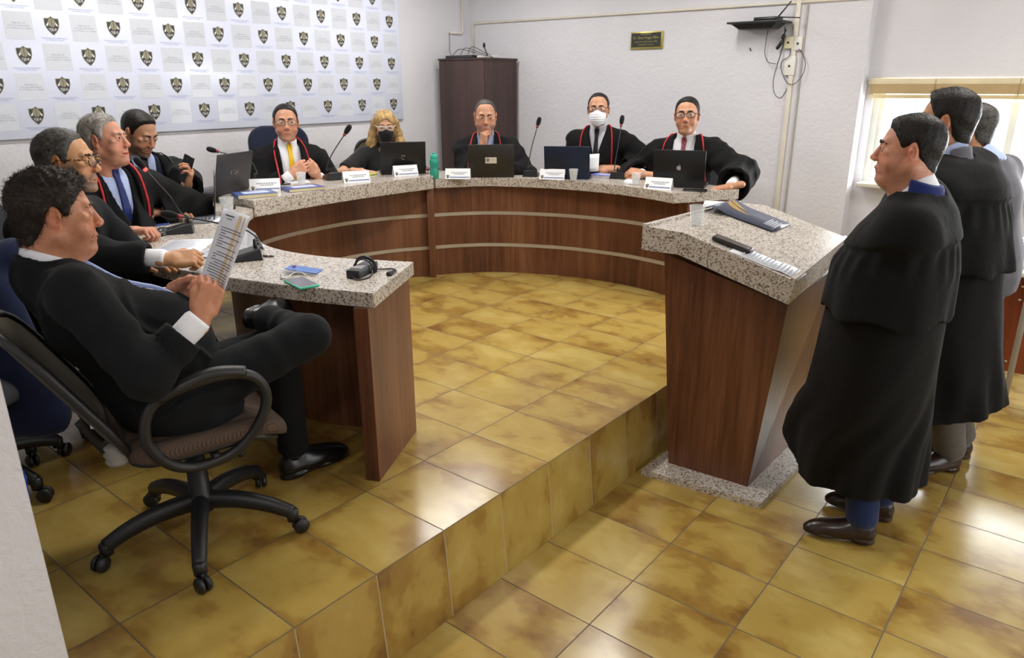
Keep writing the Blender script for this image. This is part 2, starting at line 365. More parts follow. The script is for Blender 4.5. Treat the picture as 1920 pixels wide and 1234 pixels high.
# ------------------------------------------------------------------ the room
YB, XL, ZC = 5.20, -4.0, 2.75
def wallmat():
    m, nt, b = newmat('painted_plaster'); co = nt.nodes.new('ShaderNodeNewGeometry').outputs['Position']
    n = N(nt, 'ShaderNodeTexNoise', Scale=26.0, Detail=6.0, Roughness=.65, Distortion=.4); L(nt, co, n.inputs['Vector'])
    n2 = N(nt, 'ShaderNodeTexNoise', Scale=1.3, Detail=3.0); L(nt, co, n2.inputs['Vector'])
    r = ramp(nt, n2.outputs[0], [(.3, rgb('#d3d2d8')), (.7, rgb('#dcdbe0'))]); L(nt, r.outputs[0], b.inputs['Base Color'])
    b.inputs['Roughness'].default_value = .6; bumpnode(nt, b, n.outputs[0], .45, .012); return m
WALL = wallmat()
def build_room():
    ft, fl, fr = tile_material('tile_top', 'top'), tile_material('tile_low', 'low'), tile_material('tile_riser', 'riser')
    mb = MB(); RB = .030
    mb.quad((XL, -4, 0), (0, -4, 0), (0, 5.4, 0), (XL, 5.4, 0), ft)
    mb.quad((0, -4, 0), (0, -4, 0-.003), (0, 5.4, -.003), (0, 5.4, 0), simple('edge_grout', '#7c6a4a', .7))
    mb.quad((0, -4, -.003), (RB, -4, H), (RB, 5.4, H), (0, 5.4, -.003), fr)
    mb.quad((RB, -4, H), (4.2, -4, H), (4.2, 5.4, H), (RB, 5.4, H), fl)
    mb.box((XL, -4, H-.1), (0, 5.4, H-.02), fr); mb.box((0, -4, H-.1), (4.2, 5.4, H-.005), fl)
    tag(mb.build('floor'), kind='structure')
    def w(name, lo, hi, mat=WALL): tag(MB().box(lo, hi, mat).build(name), kind='structure')
    w('wall_left', (XL-.15, -4, H), (XL, YB+.3, ZC)); w('wall_back', (XL, YB, H), (-.055, YB+.3, ZC))
    # the window wall stands a hand deeper than the back wall; opening for the window
    mb = MB(); y0, y1 = YB+.15, YB+.30; x0, x1, z0, z1 = .0, 2.6, .70, 1.47
    mb.box((-.055, y0, H), (x0, y1, ZC), WALL).box((x1, y0, H), (4.2, y1, ZC), WALL).box((x0, y0, H), (x1, y1, z0), WALL).box((x0, y0, z1), (x1, y1, ZC), WALL)
    tag(mb.build('wall_window'), kind='structure')
    w('wall_right', (4.2, -4, H), (4.35, YB+.3, ZC)); w('wall_front', (XL-.15, -4.15, H), (4.35, -4, ZC))
    tag(MB().box((XL-.15, -4.15, ZC), (4.35, YB+.3, ZC+.1), simple('ceiling_paint', '#e4e3e0', .8)).build('ceiling'), kind='structure')
    w('wall_near', (-.9, -1.9, 0), (.152, -.573, ZC))
    # window
    al = simple('window_frame_paint', '#d9dcd6', .4); wo = thing('window_1', None, None, ((x0+x1)/2, y0+.05, z0)); wo['kind'] = 'structure'
    mb = MB()
    for a, b_ in (((x0, z0), (x1, z0+.035)), ((x0, z1-.03), (x1, z1))): mb.box((a[0], y0+.03, a[1]), (b_[0], y0+.09, b_[1]), al)
    for x in (x0, .90, 1.8, x1-.045): mb.box((x, y0+.031, z0+.034), (x+.045, y0+.089, z1-.029), al)
    mb.box((x0+.045, y0+.045, z0+.036), (x0+.08, y0+.075, z1), al)
    mb.build('window_frame', al, wo)
    MB().box((x0+.02, y0+.055, z0+.02), (x1-.02, y0+.061, z1-.02), simple('window_glass', '#f4fbf8', .03, Alpha=.06)).build('window_pane', None, wo)
    MB().box((x0-.0, YB+.02, z0-.03), (x1+.03, y0+.03, z0), simple('sill_stone', '#cfcabd', .5), bev=.004).build('window_sill', None, wo)
    # blind drawn up under the window head
    bl = simple('blind_slat', '#bfa67a', .55); bt = thing('window_blind', 'beige venetian blind drawn up above the bright window', 'blind', (1.3, YB+.12, 1.32))
    mb = MB(); mb.box((-.03, YB+.085, 1.425), (2.65, YB+.145, 1.465), simple('blind_rail', '#d8cbaa', .5), bev=.004); mb.build('head_rail', None, bt)
    mb = MB()
    for i in range(17):
        z = 1.357+i*.0042; mb.box((-.015, YB+.092-.003*(i % 2), z), (2.63, YB+.138, z+.0042), bl, bev=0)
    mb.build('slat_stack', bl, bt)
    mb = MB(); mb.box((-.015, YB+.09, 1.325), (2.63, YB+.142, 1.353), simple('blind_bottom', '#cdb98c', .5), bev=.003); mb.build('bottom_rail', None, bt)
    for x in (.42, .93, 1.6, 2.2): MB().tube([(x, YB+.084, 1.46), (x, YB+.083, 1.33)], .0025, simple('blind_cord', '#a08a60', .7), 5).build('lift_cord', None, bt)
    # cable ducts and conduits on the back wall
    cd = simple('duct_pvc', '#dcd6c8', .45)
    d1 = MB().box((-.60, YB-.022, H), (-.565, YB, ZC), cd, bev=.003).box((-.52, YB-.012, H), (-.508, YB, 2.0), simple('duct_grey', '#a8a49e', .5)).build('trim_1'); tag(d1, kind='structure')
    mb = MB(); mb.tube([(-3.92, YB-.012, 1.7), (-3.92, YB-.012, 2.0), (-3.9, YB-.012, 2.03), (-.9, YB-.012, 2.02), (-.06, YB-.012, 2.02)], .011, cd, 8)
    tag(mb.build('trim_2'), kind='structure')
    mb = MB(); mb.tube([(XL+.012, 5.1, ZC), (XL+.012, 5.1, 1.95), (XL+.012, 5.08, 1.93), (XL+.012, 4.92, 1.93)], .011, cd, 8)
    tag(mb.build('trim_3'), kind='structure')
build_room()

def quadprism(c4, z0, z1, mb, mat, c4b=None):
    """hexahedron with bottom corners c4 and top corners c4b (xy or xyz)"""
    b = [tuple(p) if len(p) == 3 else (p[0], p[1], z0) for p in c4]; t = [tuple(p) if len(p) == 3 else (p[0], p[1], z1) for p in (c4b or c4)]
    mb.add(b+t, [[3, 2, 1, 0], [4, 5, 6, 7], [0, 1, 5, 4], [1, 2, 6, 5], [2, 3, 7, 6], [3, 0, 4, 7]], mat)

# ------------------------------------------------------------------ banner, plaque, wardrobe
SHIELD = [(0, .5), (.09, .42), (.2, .38), (.36, .385), (.40, .36), (.40, .05), (.33, -.18), (.19, -.38), (0, -.56), (-.19, -.38), (-.33, -.18), (-.40, .05), (-.40, .36), (-.36, .385), (-.2, .38), (-.09, .42)]
def fan(poly, z=0.0, s=1.0, c=(0, 0)): return [(x*s+c[0], y*s+c[1], z) for x, y in poly]
def shield_geo(mb, M, s, mats, text=True):
    """emblem in local XY, size s is its height"""
    gold, dark, silver, white = mats
    def poly(pts, mat, z, k=1.0, c=(0, 0)): mb.add(fan(pts, z, s*k, (c[0]*s, c[1]*s)), [list(range(len(pts)))], mat, False, M)
    poly(SHIELD, gold, .0004, .93); poly(SHIELD, dark, .0008, .86)
    hel = [(0, .38), (.13, .31), (.19, .18), (.17, .02), (.06, -.10), (-.06, -.10), (-.17, .02), (-.19, .18), (-.13, .31)]
    poly(hel, gold, .0011); poly([(.012, .36), (.012, -.12), (-.012, -.12), (-.012, .36)], dark, .0014)
    for sx in (1, -1):
        mb.add([(sx*.17*s, .17*s, .0014), (sx*.30*s, .0*s, .0014), (sx*.19*s, .0*s, .0014)], [[0, 1, 2]], silver, False, M)
        mb.add([(sx*.19*s, -.005*s, .0014), (sx*.31*s, -.005*s, .0014), (sx*.25*s, -.05*s, .0014)], [[0, 1, 2]], silver, False, M)
    if text:
        v, f = text_geo('TJDF', .19*s); v = v+np.array([0, -.235*s, .0014]); mb.add(v, f, white, False, M)
EM = [simple('emblem_gold', '#8a8670', .5), simple('emblem_dark', '#33332f', .5), simple('emblem_silver', '#e4e2da', .5), simple('emblem_white', '#f2f2f0', .5)]
def build_banner():
    paper = simple('banner_vinyl', '#d9def0', .22, var=.01); grey = simple('banner_grey', '#ccd0d9', .24, var=.02, vscale=60); ink = simple('banner_ink', '#8e929b', .5); blue = simple('banner_caption', '#8f9cc4', .5)
    y0, y1, z0, z1 = -.4, 4.205, 1.112, 2.23
    # tilt: the board's top leans out a little
    t = thing('backdrop_banner', 'large glossy white banner with rows of dark shields and grey squares on the left wall', 'banner', (XL+.02, 1.9, z0))
    MB().box((XL+.001, y0, z0), (XL+.022, y1, z1), paper, bev=.003).build('board', None, t)
    mb, me, mt = MB(), MB(), MB(); A, B = [], []
    PY, PZ = .1937, .1835
    R = np.array([[0, 0, 1], [1, 0, 0], [0, 1, 0]], float)      # local x -> world y, local y -> z, local z -> x
    for r in range(6):
        z = 1.80+PZ*(1-r)+PZ-PZ*0
        z = 2.167-r*PZ
        for k in range(-9, 20):
            y = 1.180+k*PY-(.0)
            if y < y0+.09 or y > y1-.08: continue
            shield = (k+r) % 2 == 0
            M = frame((XL+.0225, y, z), R)
            if shield:
                shield_geo(me, M@np.array(Matrix.Translation((0, .008, 0))), .118, EM)
                for i, s_ in enumerate(('TRIBUNAL DE JUSTIÇA DESPORTIVA', 'DO FUTEBOL DO CEARÁ')):
                    v, f = text_geo(s_, .0096); mt.add(v+np.array([0, -.071-.0115*i, .0006]), f, blue, False, M)
            else:
                a = .081; mb.add([(-a, -a-.002, .0004), (a, -a-.002, .0004), (a, a-.002, .0004), (-a, a-.002, .0004)], [[0, 1, 2, 3]], grey, False, M)
                for i, s_ in enumerate(('TRIBUNAL DE', 'JUSTIÇA DESPORTIVA', 'DO FUTEBOL DO CEARÁ')):
                    v, f = text_geo(s_, .0125); mt.add(v+np.array([0, .012-.0155*i, .0008]), f, ink, False, M)
    mb.build('grey_squares', None, t); me.build('shield_emblems', None, t); mt.build('lettering', None, t)
build_banner()
def build_plaque():
    gold, blk = simple('brass', '#b5a95a', .3, .6), simple('plaque_black', '#22241f', .4)
    a, b_ = ony(1183, 94, YB), ony(1245, 57, YB); t = thing('wall_plaque', 'small brass plaque with black lettered field high on the back wall', 'plaque', ((a[0]+b_[0])/2, YB-.012, a[2]))
    x0, x1, z0, z1 = a[0], b_[0], a[2]+.003, b_[2]-.003
    MB().box((x0, YB-.014, z0), (x1, YB, z1), gold, bev=.002).build('frame', None, t)
    MB().box((x0+.01, YB-.016, z0+.018), (x1-.018, YB-.0135, z1-.01), blk).build('field', None, t)
    R = np.array([[1, 0, 0], [0, 0, -1], [0, 1, 0]], float); mb = MB()
    for s_, sz, dy in (('PLENÁRIO', .023, .048), ('Dr. Ilton Viegas Filho', .030, .018), ('com amor pelo que se fez', .021, -.013), ('Fortaleza 20 de set.', .019, -.038)):
        v, f = text_geo(s_, sz); mb.add(v+np.array([0, dy+.004, 0]), f, gold, False, frame(((x0+x1)/2-.004, YB-.0172, (z0+z1)/2), R))
    mb.build('lettering', None, t)
build_plaque()
def build_wardrobe():
    w = wood('wardrobe_brown', '#30211f', '#3d2b28', '#4a3632', .6, .45); x0, x1, y0, y1, zt = -3.90, -3.312, 4.644, 5.15, 1.675
    t = thing('wardrobe', 'tall dark brown cabinet standing in the far corner of the room', 'cabinet', ((x0+x1)/2, (y0+y1)/2, 0))
    MB().box((x0, y0+.018, .0), (x1, y1, zt-.02), w).build('carcass', None, t)
    MB().box((x0-.008, y0-.004, zt-.02), (x1+.008, y1+.01, zt), w, bev=.002).build('top_board', None, t)
    for i, (a, b_) in enumerate(((x0+.002, x1-.002),)):
        d = MB().box((a, y0, .06), (b_, y0+.017, zt-.023), w, bev=.0015).build('door', None, t)
        mm = MB(); mm.tube([(b_-.06, y0, .95), (b_-.06, y0-.03, .95), (b_-.06, y0-.03, 1.08), (b_-.06, y0, 1.08)], .005, simple('steel', '#b9b9b6', .3, .9), 8); mm.build('handle', None, d)
    bl = simple('black_plastic', '#18181a', .4)
    s = thing('network_switch', 'flat black cable box lying on top of the dark cabinet', 'switch box', (-3.7, 4.8, zt)); MB().box((-3.86, 4.70, zt), (-3.5, 4.92, zt+.028), bl, bev=.004).build('housing', None, s)
    mb = MB(); mb.box((-3.853, 4.697, zt+.008), (-3.515, 4.70, zt+.02), simple('port_grey', '#3e3e42', .5)); mb.build('port_strip', None, s)
    m2 = MB().box((-3.46, 4.72, zt), (-3.34, 4.9, zt+.022), simple('white_plastic', '#dcdcd8', .4), bev=.004); tag(m2.build('modem'), 'small white box on the right of the dark cabinet top', 'modem')
    mb = MB(); mb.tube(smooth_path([(-3.36, 4.76, zt+.024), (-3.40, 4.76, zt+.10), (-3.4, 4.76, zt+.105)], 4), .006, bl, 6); mb.lathe([(.001, 0), (.012, 0), (.013, .03), (.009, .04), (.001, .04)], bl, 10, xf((-3.40, 4.76, zt+.095)))
    tag(mb.build('antenna'), 'short black upright antenna on the dark cabinet top', 'antenna')
    mb = MB()
    for k in range(3):
        mb.tube(smooth_path([(-3.8+.1*k, 4.75, zt+.035), (-3.7+.08*k, 4.74, zt+.085+.01*k), (-3.5+.06*k, 4.73, zt+.05), (-3.4+.05*k, 4.71, zt+.03), (-3.27+.02*k, 4.70, zt+.008-.01*k)], 7), .0028, bl, 6)
    mb.tube(smooth_path([(-3.99, 4.9, 1.93), (-3.985, 4.9, 1.85), (-3.97, 4.88, 1.75), (-3.86, 4.8, zt+.034)], 7), .0028, bl, 6)
    tag(mb.build('cable_bundle'), 'loose black cables looping over the dark cabinet top', 'cables')
build_wardrobe()

# ------------------------------------------------------------------ curved bench of three desks
WOOD = wood('walnut', '#43261a', '#633b26', '#7e543b', 1.0, .36); WOODD = WOOD; GR = granite()
STRIP = simple('alu_strip', '#b8b0a2', .35, .4)
def offset_wall(mb, path, thick, z0, z1, mat, side=1, smooth=True):
    P = np.asarray(path, float); T = np.gradient(P, axis=0); T /= np.linalg.norm(T, axis=1, keepdims=True); Nn = np.stack([-T[:, 1], T[:, 0]], 1)*side
    Q = P+Nn*thick; n = len(P)
    v = [(x, y, z0) for x, y in P]+[(x, y, z1) for x, y in P]+[(x, y, z0) for x, y in Q]+[(x, y, z1) for x, y in Q]; f = []; sm = []
    for i in range(n-1):
        f += [[i, i+1, n+i+1, n+i], [2*n+i+1, 2*n+i, 3*n+i, 3*n+i+1], [n+i, n+i+1, 3*n+i+1, 3*n+i], [i+1, i, 2*n+i, 2*n+i+1]]
    f += [[0, n, 3*n, 2*n], [n-1, 3*n-1, 4*n-1, 2*n-1]]
    mb.add(v, f, mat)
def P2(pts, n=6): return smooth_path([(x, y, 0) for x, y in pts], n)[:, :2]
IN1 = [(-.643, 1.122), (-.804, 1.045), (-.933, .985), (-1.085, .94), (-1.265, .92), (-1.45, .945), (-1.8, 1.06), (-2.1, 1.22), (-2.375, 1.475)]
OUT1 = [(-.405, .70), (-.56, .642), (-.76, .571), (-.96, .52), (-1.1, .49), (-1.27, .455), (-1.6, .45), (-1.95, .55), (-2.3, .75), (-2.6, 1.02), (-2.85, 1.35), (-2.95, 1.497)]
IN2 = [(-2.40, 1.50), (-2.425, 1.75), (-2.455, 2.02), (-2.462, 2.47), (-2.445, 2.8), (-2.425, 3.035)]
OUT2 = [(-2.955, 1.502), (-3.0, 1.75), (-3.03, 2.1), (-3.035, 2.6), (-3.0, 3.0), (-2.96, 3.22)]
IN3 = [(-2.43, 3.06), (-2.235, 3.35), (-2.05, 3.46), (-1.86, 3.535), (-1.65, 3.59), (-1.43, 3.615), (-1.2, 3.61), (-1.06, 3.595), (-.85, 3.545), (-.668, 3.479)]
OUT3 = [(-2.95, 3.24), (-2.72, 3.60), (-2.4, 3.88), (-1.9, 4.10), (-1.4, 4.17), (-.9, 4.10), (-.41, 3.93)]
def desk(name, label, inn, out, zt, panel, end=None, strips=True, joint=None):
    t = thing(name, label, 'desk', (sum(p[0] for p in inn)/len(inn), sum(p[1] for p in out)/len(out), 0))
    a, b_ = P2(inn), P2(out); poly = [tuple(p) for p in a]+[tuple(p) for p in b_[::-1]]
    MB().prism(poly, .69, zt, GR, bev=.002).build('worktop', None, t)
    pm = MB(); offset_wall(pm, P2(panel), .03, 0.0, .689, WOOD, 1); pm.build('front_panel', None, t)
    if strips:
        for z in (.465, .212):
            sm = MB(); offset_wall(sm, P2(panel), -.004, z, z+.026, STRIP, 1); sm.build('metal_strip', None, t)
    if end is not None:
        for p0, p1, th in end:
            em = MB(); d = nrm(np.array(p1)-np.array(p0)); n_ = np.array([-d[1], d[0]])*th
            quadprism([p0, p1, tuple(np.array(p1)+n_), tuple(np.array(p0)+n_)], 0, .69, em, WOOD); em.build('end_panel', None, t)
    return t
desk('curved_desk', 'near left wing of the curved bench with granite top and open end panel', IN1, OUT1, .745,
     [(-.70, 1.04), (-.82, .985), (-1.0, .90), (-1.265, .86), (-1.5, .89), (-1.8, 1.0), (-2.12, 1.17), (-2.40, 1.42)], end=[((-.417, .68), (-.618, 1.068), .055)], strips=False)
desk('curved_desk', 'middle section of the curved bench with thicker granite edge below the banner', IN2, OUT2, .787,
     [(-2.50, 1.50), (-2.62, 1.68), (-2.70, 1.92), (-2.735, 2.17), (-2.74, 2.40), (-2.715, 2.58), (-2.635, 2.82), (-2.50, 3.05)])
desk('curved_desk', 'far right section of the curved bench in front of the plain back wall', IN3, OUT3, .757,
     [(-2.50, 3.05), (-2.41, 3.20), (-2.27, 3.37), (-2.10, 3.50), (-1.905, 3.60), (-1.66, 3.69), (-1.39, 3.735), (-1.115, 3.745), (-.79, 3.69), (-.63, 3.625)], end=[((-.632, 3.622), (-.46, 3.89), .05)])
mb = MB(); mb.box((-.025, -.025, 0), (.025, .025, .69), WOOD, xf((-2.466, 3.035, 0), .75), bev=.002); tag(mb.build('corner_post'), 'narrow wooden post joining the two striped desk fronts', 'post')

# ------------------------------------------------------------------ lectern
def build_lectern():
    t = thing('lectern', 'wooden lectern with sloping granite top beside the standing lawyer', 'lectern', (.36, 2.35, H))
    mb = MB(); quadprism([(.062, 1.872), (.618, 1.935), (.65, 2.80), (.10, 2.78)], H, H+.03, mb, GR); mb.build('plinth', None, t)
    mb = MB(); quadprism([(.133, 2.009, H+.03), (.52, 2.034, H+.03), (.53, 2.72, H+.03), (.16, 2.70, H+.03)], 0, 0, mb, WOOD,
        [(.035, 2.02, .715), (.602, 2.03, .575), (.57, 2.78, .585), (.06, 2.77, .715)]); mb.build('body', None, t)
    near = [(-.043, .842), (.155, .833), (.642, .699)]; nb = [(-.043, .734), (.138, .735), (.626, .599)]
    far = [(.012, .842), (.168, .842), (.592, .722)]; fb = [(.012, .737), (.158, .739), (.58, .62)]
    yn = (1.95, 1.952, 1.955); yf = 2.84; v = []
    for y_, pr_ in ((yn, near), (yn, nb), ((yf,)*3, far), ((yf,)*3, fb)): v += [(x, y_[i], z) for i, (x, z) in enumerate(pr_)]
    f = [[0, 3, 4, 1], [1, 4, 5, 2], [6, 7, 10, 9], [7, 8, 11, 10], [0, 1, 7, 6], [1, 2, 8, 7], [3, 9, 10, 4], [4, 10, 11, 5], [0, 6, 9, 3], [2, 5, 11, 8]]
    MB().add(v, f, GR).build('sloping_top', None, t)
    mb = MB(); quadprism([(-.043, 1.95, .842), (-.012, 1.95, .841), (.037, 2.84, .842), (.012, 2.84, .842)], 0, 0, mb, GR, [(-.043, 1.95, .851), (-.016, 1.95, .851), (.035, 2.84, .851), (.012, 2.84, .851)]); mb.build('top_lip', None, t)
    mb = MB(); quadprism([(.625, 1.955, .7035), (.642, 1.955, .699), (.592, 2.84, .722), (.575, 2.84, .726)], 0, 0, mb, GR, [(.627, 1.955, .711), (.644, 1.955, .707), (.594, 2.84, .730), (.577, 2.84, .734)]); mb.build('bottom_lip', None, t)
build_lectern()
def lect(u, v):
    """point on the sloping lectern top under pixel (u, v)"""
    a, b_, c = V3(.155, 1.95, .833), V3(.642, 1.95, .699), V3(.168, 2.84, .842)
    n = np.cross(b_-a, c-a); d = ray(u, v); p = CAM+d*((a-CAM)@n)/(d@n)
    if p[0] < .16: p = onz(u, v, .840)
    return p

# ------------------------------------------------------------------ lights, sky, camera
def build_lights():
    w = bpy.data.worlds.new('World'); SC.world = w; w.use_nodes = True; bg = w.node_tree.nodes['Background']
    bg.inputs[0].default_value = (.93, .97, 1, 1); bg.inputs[1].default_value = 5.0
    def area(name, loc, rot, sx, sy, power, col=(1, 1, 1), spread=None):
        l = bpy.data.lights.new(name, 'AREA'); l.shape = 'RECTANGLE'; l.size = sx; l.size_y = sy; l.energy = power; l.color = col
        o = bpy.data.objects.new(name, l); COL.objects.link(o); o.location = loc; o.rotation_euler = rot; return o
    area('window_daylight', (1.3, YB+.42, 1.05), (-PI/2, 0, 0), 2.5, .75, 150, (.93, .97, 1))
    area('side_daylight', (3.9, 2.2, 1.1), (0, PI/2, 0), 1.6, 3.2, 55, (.95, .98, 1))
    fix = simple('fixture_white', '#eeeeea', .4); em, nt, b = newmat('fluorescent_tube'); b.inputs['Emission Color'].default_value = (1, .97, .93, 1); b.inputs['Emission Strength'].default_value = 9
    spots = [(-2.9, 1.3), (-2.9, 3.6), (-1.0, 1.3), (-1.0, 3.6), (1.4, 3.4), (1.9, -1.7)]
    for i, (x, y) in enumerate(spots):
        t = thing('ceiling_lamp', ['fluorescent ceiling lamp over the seated men near the banner', 'fluorescent ceiling lamp near the far corner cabinet', 'fluorescent ceiling lamp over the open tiled floor of the bench', 'fluorescent ceiling lamp before the plain back wall', 'fluorescent ceiling lamp near the window', 'fluorescent ceiling lamp over the lower floor at the front'][i], 'lamp', (x, y, ZC-.07), 'fluorescent ceiling lamps')
        MB().box((x-.12, y-.62, ZC-.05), (x+.12, y+.62, ZC-.0005), fix, bev=.004).build('housing', None, t)
        for s in (-.06, .06): MB().tube([(x+s, y-.58, ZC-.062), (x+s, y+.58, ZC-.062)], .012, em, 8).build('tube', None, t)
        area('lamp_light', (x, y, ZC-.09), (0, 0, 0), .22, 1.15, 30, (1, .97, .93))
    c = bpy.data.cameras.new('camera'); c.lens = 36*FPX/1920; c.sensor_width = 36; c.clip_start = .05; c.clip_end = 60
    o = bpy.data.objects.new('camera', c); COL.objects.link(o); M = Matrix.Identity(4)
    for i in range(3): M[i][0], M[i][1], M[i][2], M[i][3] = CR[i], CU[i], -CF[i], CAM[i]
    o.matrix_world = M; SC.camera = o
    c.dof.use_dof = True; c.dof.focus_distance = 2.6; c.dof.aperture_fstop = 6.5
    vs = SC.view_settings; vs.view_transform = 'Standard'; vs.look = 'None'; vs.gamma = 1; vs.use_curve_mapping = False; vs.exposure = -0.10
    cy = SC.cycles; cy.use_denoising = True; cy.max_bounces = 8; cy.transmission_bounces = 8; cy.transparent_max_bounces = 12; cy.caustics_reflective = False; cy.caustics_refractive = False; cy.sample_clamp_indirect = 4
build_lights()
# ------------------------------------------------------------------ people
def skinmat(name='skin'):
    if name in MATS: return MATS[name]
    m, nt, b = newmat(name); a = nt.nodes.new('ShaderNodeAttribute'); a.attribute_name = 'tint'
    n = N(nt, 'ShaderNodeTexNoise', Scale=70.0, Detail=4.0); L(nt, coord(nt), n.inputs['Vector'])
    r = ramp(nt, n.outputs[0], [(.3, (.88, .84, .82, 1)), (.7, (1.08, 1.05, 1.04, 1))])
    mx = nt.nodes.new('ShaderNodeMix'); mx.data_type = 'RGBA'; mx.blend_type = 'MULTIPLY'; mx.inputs[0].default_value = 1; L(nt, a.outputs['Color'], mx.inputs[6]); L(nt, r.outputs[0], mx.inputs[7])
    L(nt, mx.outputs[2], b.inputs['Base Color']); b.inputs['Roughness'].default_value = .48; b.inputs['Specular IOR Level'].default_value = .4
    b.inputs['Subsurface Weight'].default_value = .12; b.inputs['Subsurface Radius'].default_value = (1, .4, .2); b.inputs['Subsurface Scale'].default_value = .006
    n2 = N(nt, 'ShaderNodeTexNoise', Scale=260.0, Detail=2.0); L(nt, coord(nt), n2.inputs['Vector']); bumpnode(nt, b, n2.outputs[0], .12, .002)
    MATS[name] = m; return m
def hairmat(name, c1, c2, rough=.45):
    if name in MATS: return MATS[name]
    m, nt, b = newmat(name); co = coord(nt)
    n = N(nt, 'ShaderNodeTexNoise', Scale=190.0, Detail=5.0, Distortion=1.2); L(nt, mapped(nt, co, (1, .25, .6)), n.inputs['Vector'])
    n3 = N(nt, 'ShaderNodeTexNoise', Scale=22.0, Detail=3.0); L(nt, co, n3.inputs['Vector'])
    mm = N(nt, 'ShaderNodeMath', _operation='MULTIPLY_ADD'); L(nt, n.outputs[0], mm.inputs[0]); mm.inputs[1].default_value = .6; h = N(nt, 'ShaderNodeMath', _operation='MULTIPLY'); L(nt, n3.outputs[0], h.inputs[0]); h.inputs[1].default_value = .4; L(nt, h.outputs[0], mm.inputs[2])
    r = ramp(nt, mm.outputs[0], [(.38, rgb(c1)), (.62, rgb(c2))]); L(nt, r.outputs[0], b.inputs['Base Color'])
    b.inputs['Roughness'].default_value = rough; b.inputs['Specular IOR Level'].default_value = .25; bumpnode(nt, b, n.outputs[0], .6, .004); MATS[name] = m; return m
SKIN = skinmat()
BLACK = fabric('robe_black', '#0f0f10', .9, 420, .1, .02, .2)
SHOE = simple('shoe_leather_black', '#121213', .28); SHOEB = simple('shoe_leather_brown', '#2a1a16', .26)
EYEW = simple('eye_white', '#cfc8c0', .25)

def head_geo(h=.0026, fat=0., jaw=1., nose=1., lip=1., brow=1., mouth=0., chin=1., long=1., lid=.0040, neck=1., old=0.):
    """skin of head and neck in a local frame: x right, y forward, z up, origin between the ears"""
    e = []
    skull = ell((0, -.016, .030), (.0755, .0965, .086)); face = ell((0, .018, -.036), (.0605+.008*fat, .070, .080*long))
    f1 = U(.03, skull, face)
    for s in (1, -1):
        e += [cap((s*.050*jaw, -.012, -.050), (s*.020*jaw, .060, -.096*long), .020+.012*fat, .016), ell((s*.040, .050, -.040), (.024+.008*fat, .026, .028+.006*fat)),
              ell((s*.046, .062, -.004), (.020, .014, .012))]
    f2 = U(.02, *e)
    chinf = ell((0, .074*chin, -.100*long), (.022+.004*fat, .018, .017)); browf = cap((-.034, .072, .026), (.034, .072, .026), .012*brow)
    noseb = cap((0, .082, .016), (0, .1015, -.026), .0075, .0115*nose, n=(1, 0, 0), s=1.0); tip = ell((0, .1045, -.029), (.0115*nose, .010, .0095)); wing = U(.004, ell((.0125, .097, -.034), (.0078*nose, .010, .0075)), ell((-.0125, .097, -.034), (.0078*nose, .010, .0075)))
    nosef = U(.007, noseb, tip, wing); muzzle = ell((0, .070, -.066), (.032, .022, .024))
    ul = U(.004, cap((-.021, .080, -.0665), (-.004, .0905, -.0620), .0035, .0052*lip), cap((.021, .080, -.0665), (.004, .0905, -.0620), .0035, .0052*lip))
    ll = cap((-.015, .083, -.0735-mouth), (.015, .083, -.0735-mouth), .0062*lip, n=(0, 0, 1), s=1.0)
    lin = cap((-.024, .0875, -.0685), (.024, .0875, -.0685), .0014+mouth*.45, n=(0, 1, 0), s=.35)
    necks = [cap((0, -.024, -.060), (0, -.040, -.17), (.053+.008*fat)*neck, (.058+.008*fat)*neck)]
    if fat > .3: necks.append(ell((0, .030, -.112), (.045, .045, .026*fat+.008)))
    neckf = U(.03, *necks)
    ears = []
    for s in (1, -1):
        R = lookR((.0, 1, .0)); R = np.array(Matrix.Rotation(s*-.35, 3, 'Z') @ Matrix.Rotation(-.15, 3, 'X'))
        c = V3(s*.0765, -.012, .000); o = ell(c, (.0075, .0185, .0315), R); lobe = ell(c+V3(-s*.002, .004, -.025), (.006, .009, .010)); dent = ell(c+V3(s*.0075, .002, .003), (.0055, .0105, .020), R); canal = ell(c+V3(s*.005, .008, -.004), (.006, .006, .009))
        def mk(o=o, lobe=lobe, dent=dent, canal=canal): return lambda P: smax(smax(smin(o(P), lobe(P), .006), -dent(P), .003), -canal(P), .002)
        ears.append(mk())
    sock = [ell((s*.031, .096, .007), (.019, .015, .0125)) for s in (1, -1)]
    lids = [ell((s*.031, .0745, .006), (.0152, .0145, .0142)) for s in (1, -1)]; slit = [ell((s*.031, .094, .0055), (.0135, .016, lid)) for s in (1, -1)]
    smile = [cap((s*.019, .096, -.036), (s*.031, .076, -.066), .0022+.0012*old) for s in (1, -1)]
    def f(P):
        d = smin(f1(P), f2(P), .016); d = smin(d, browf(P), .014); d = smin(d, chinf(P), .018); d = smin(d, muzzle(P), .016)
        for s_ in sock: d = smax(d, -s_(P), .012)
        d = smin(d, nosef(P), .009)
        for s_ in smile: d = smax(d, -s_(P), .006)
        for l_ in lids: d = smin(d, l_(P), .0035)
        d = smin(d, ul(P), .004); d = smin(d, ll(P), .004); d = smax(d, -lin(P), .0012)
        for s_ in slit: d = smax(d, -s_(P), .001)
        d = smin(d, neckf(P), .022)
        for e_ in ears: d = smin(d, e_(P), .005)
        return d
    v, q = sdf_mesh(f, (-.105, -.14, -.21), (.105, .135, .13), h, lip=1.3); return v, q, f

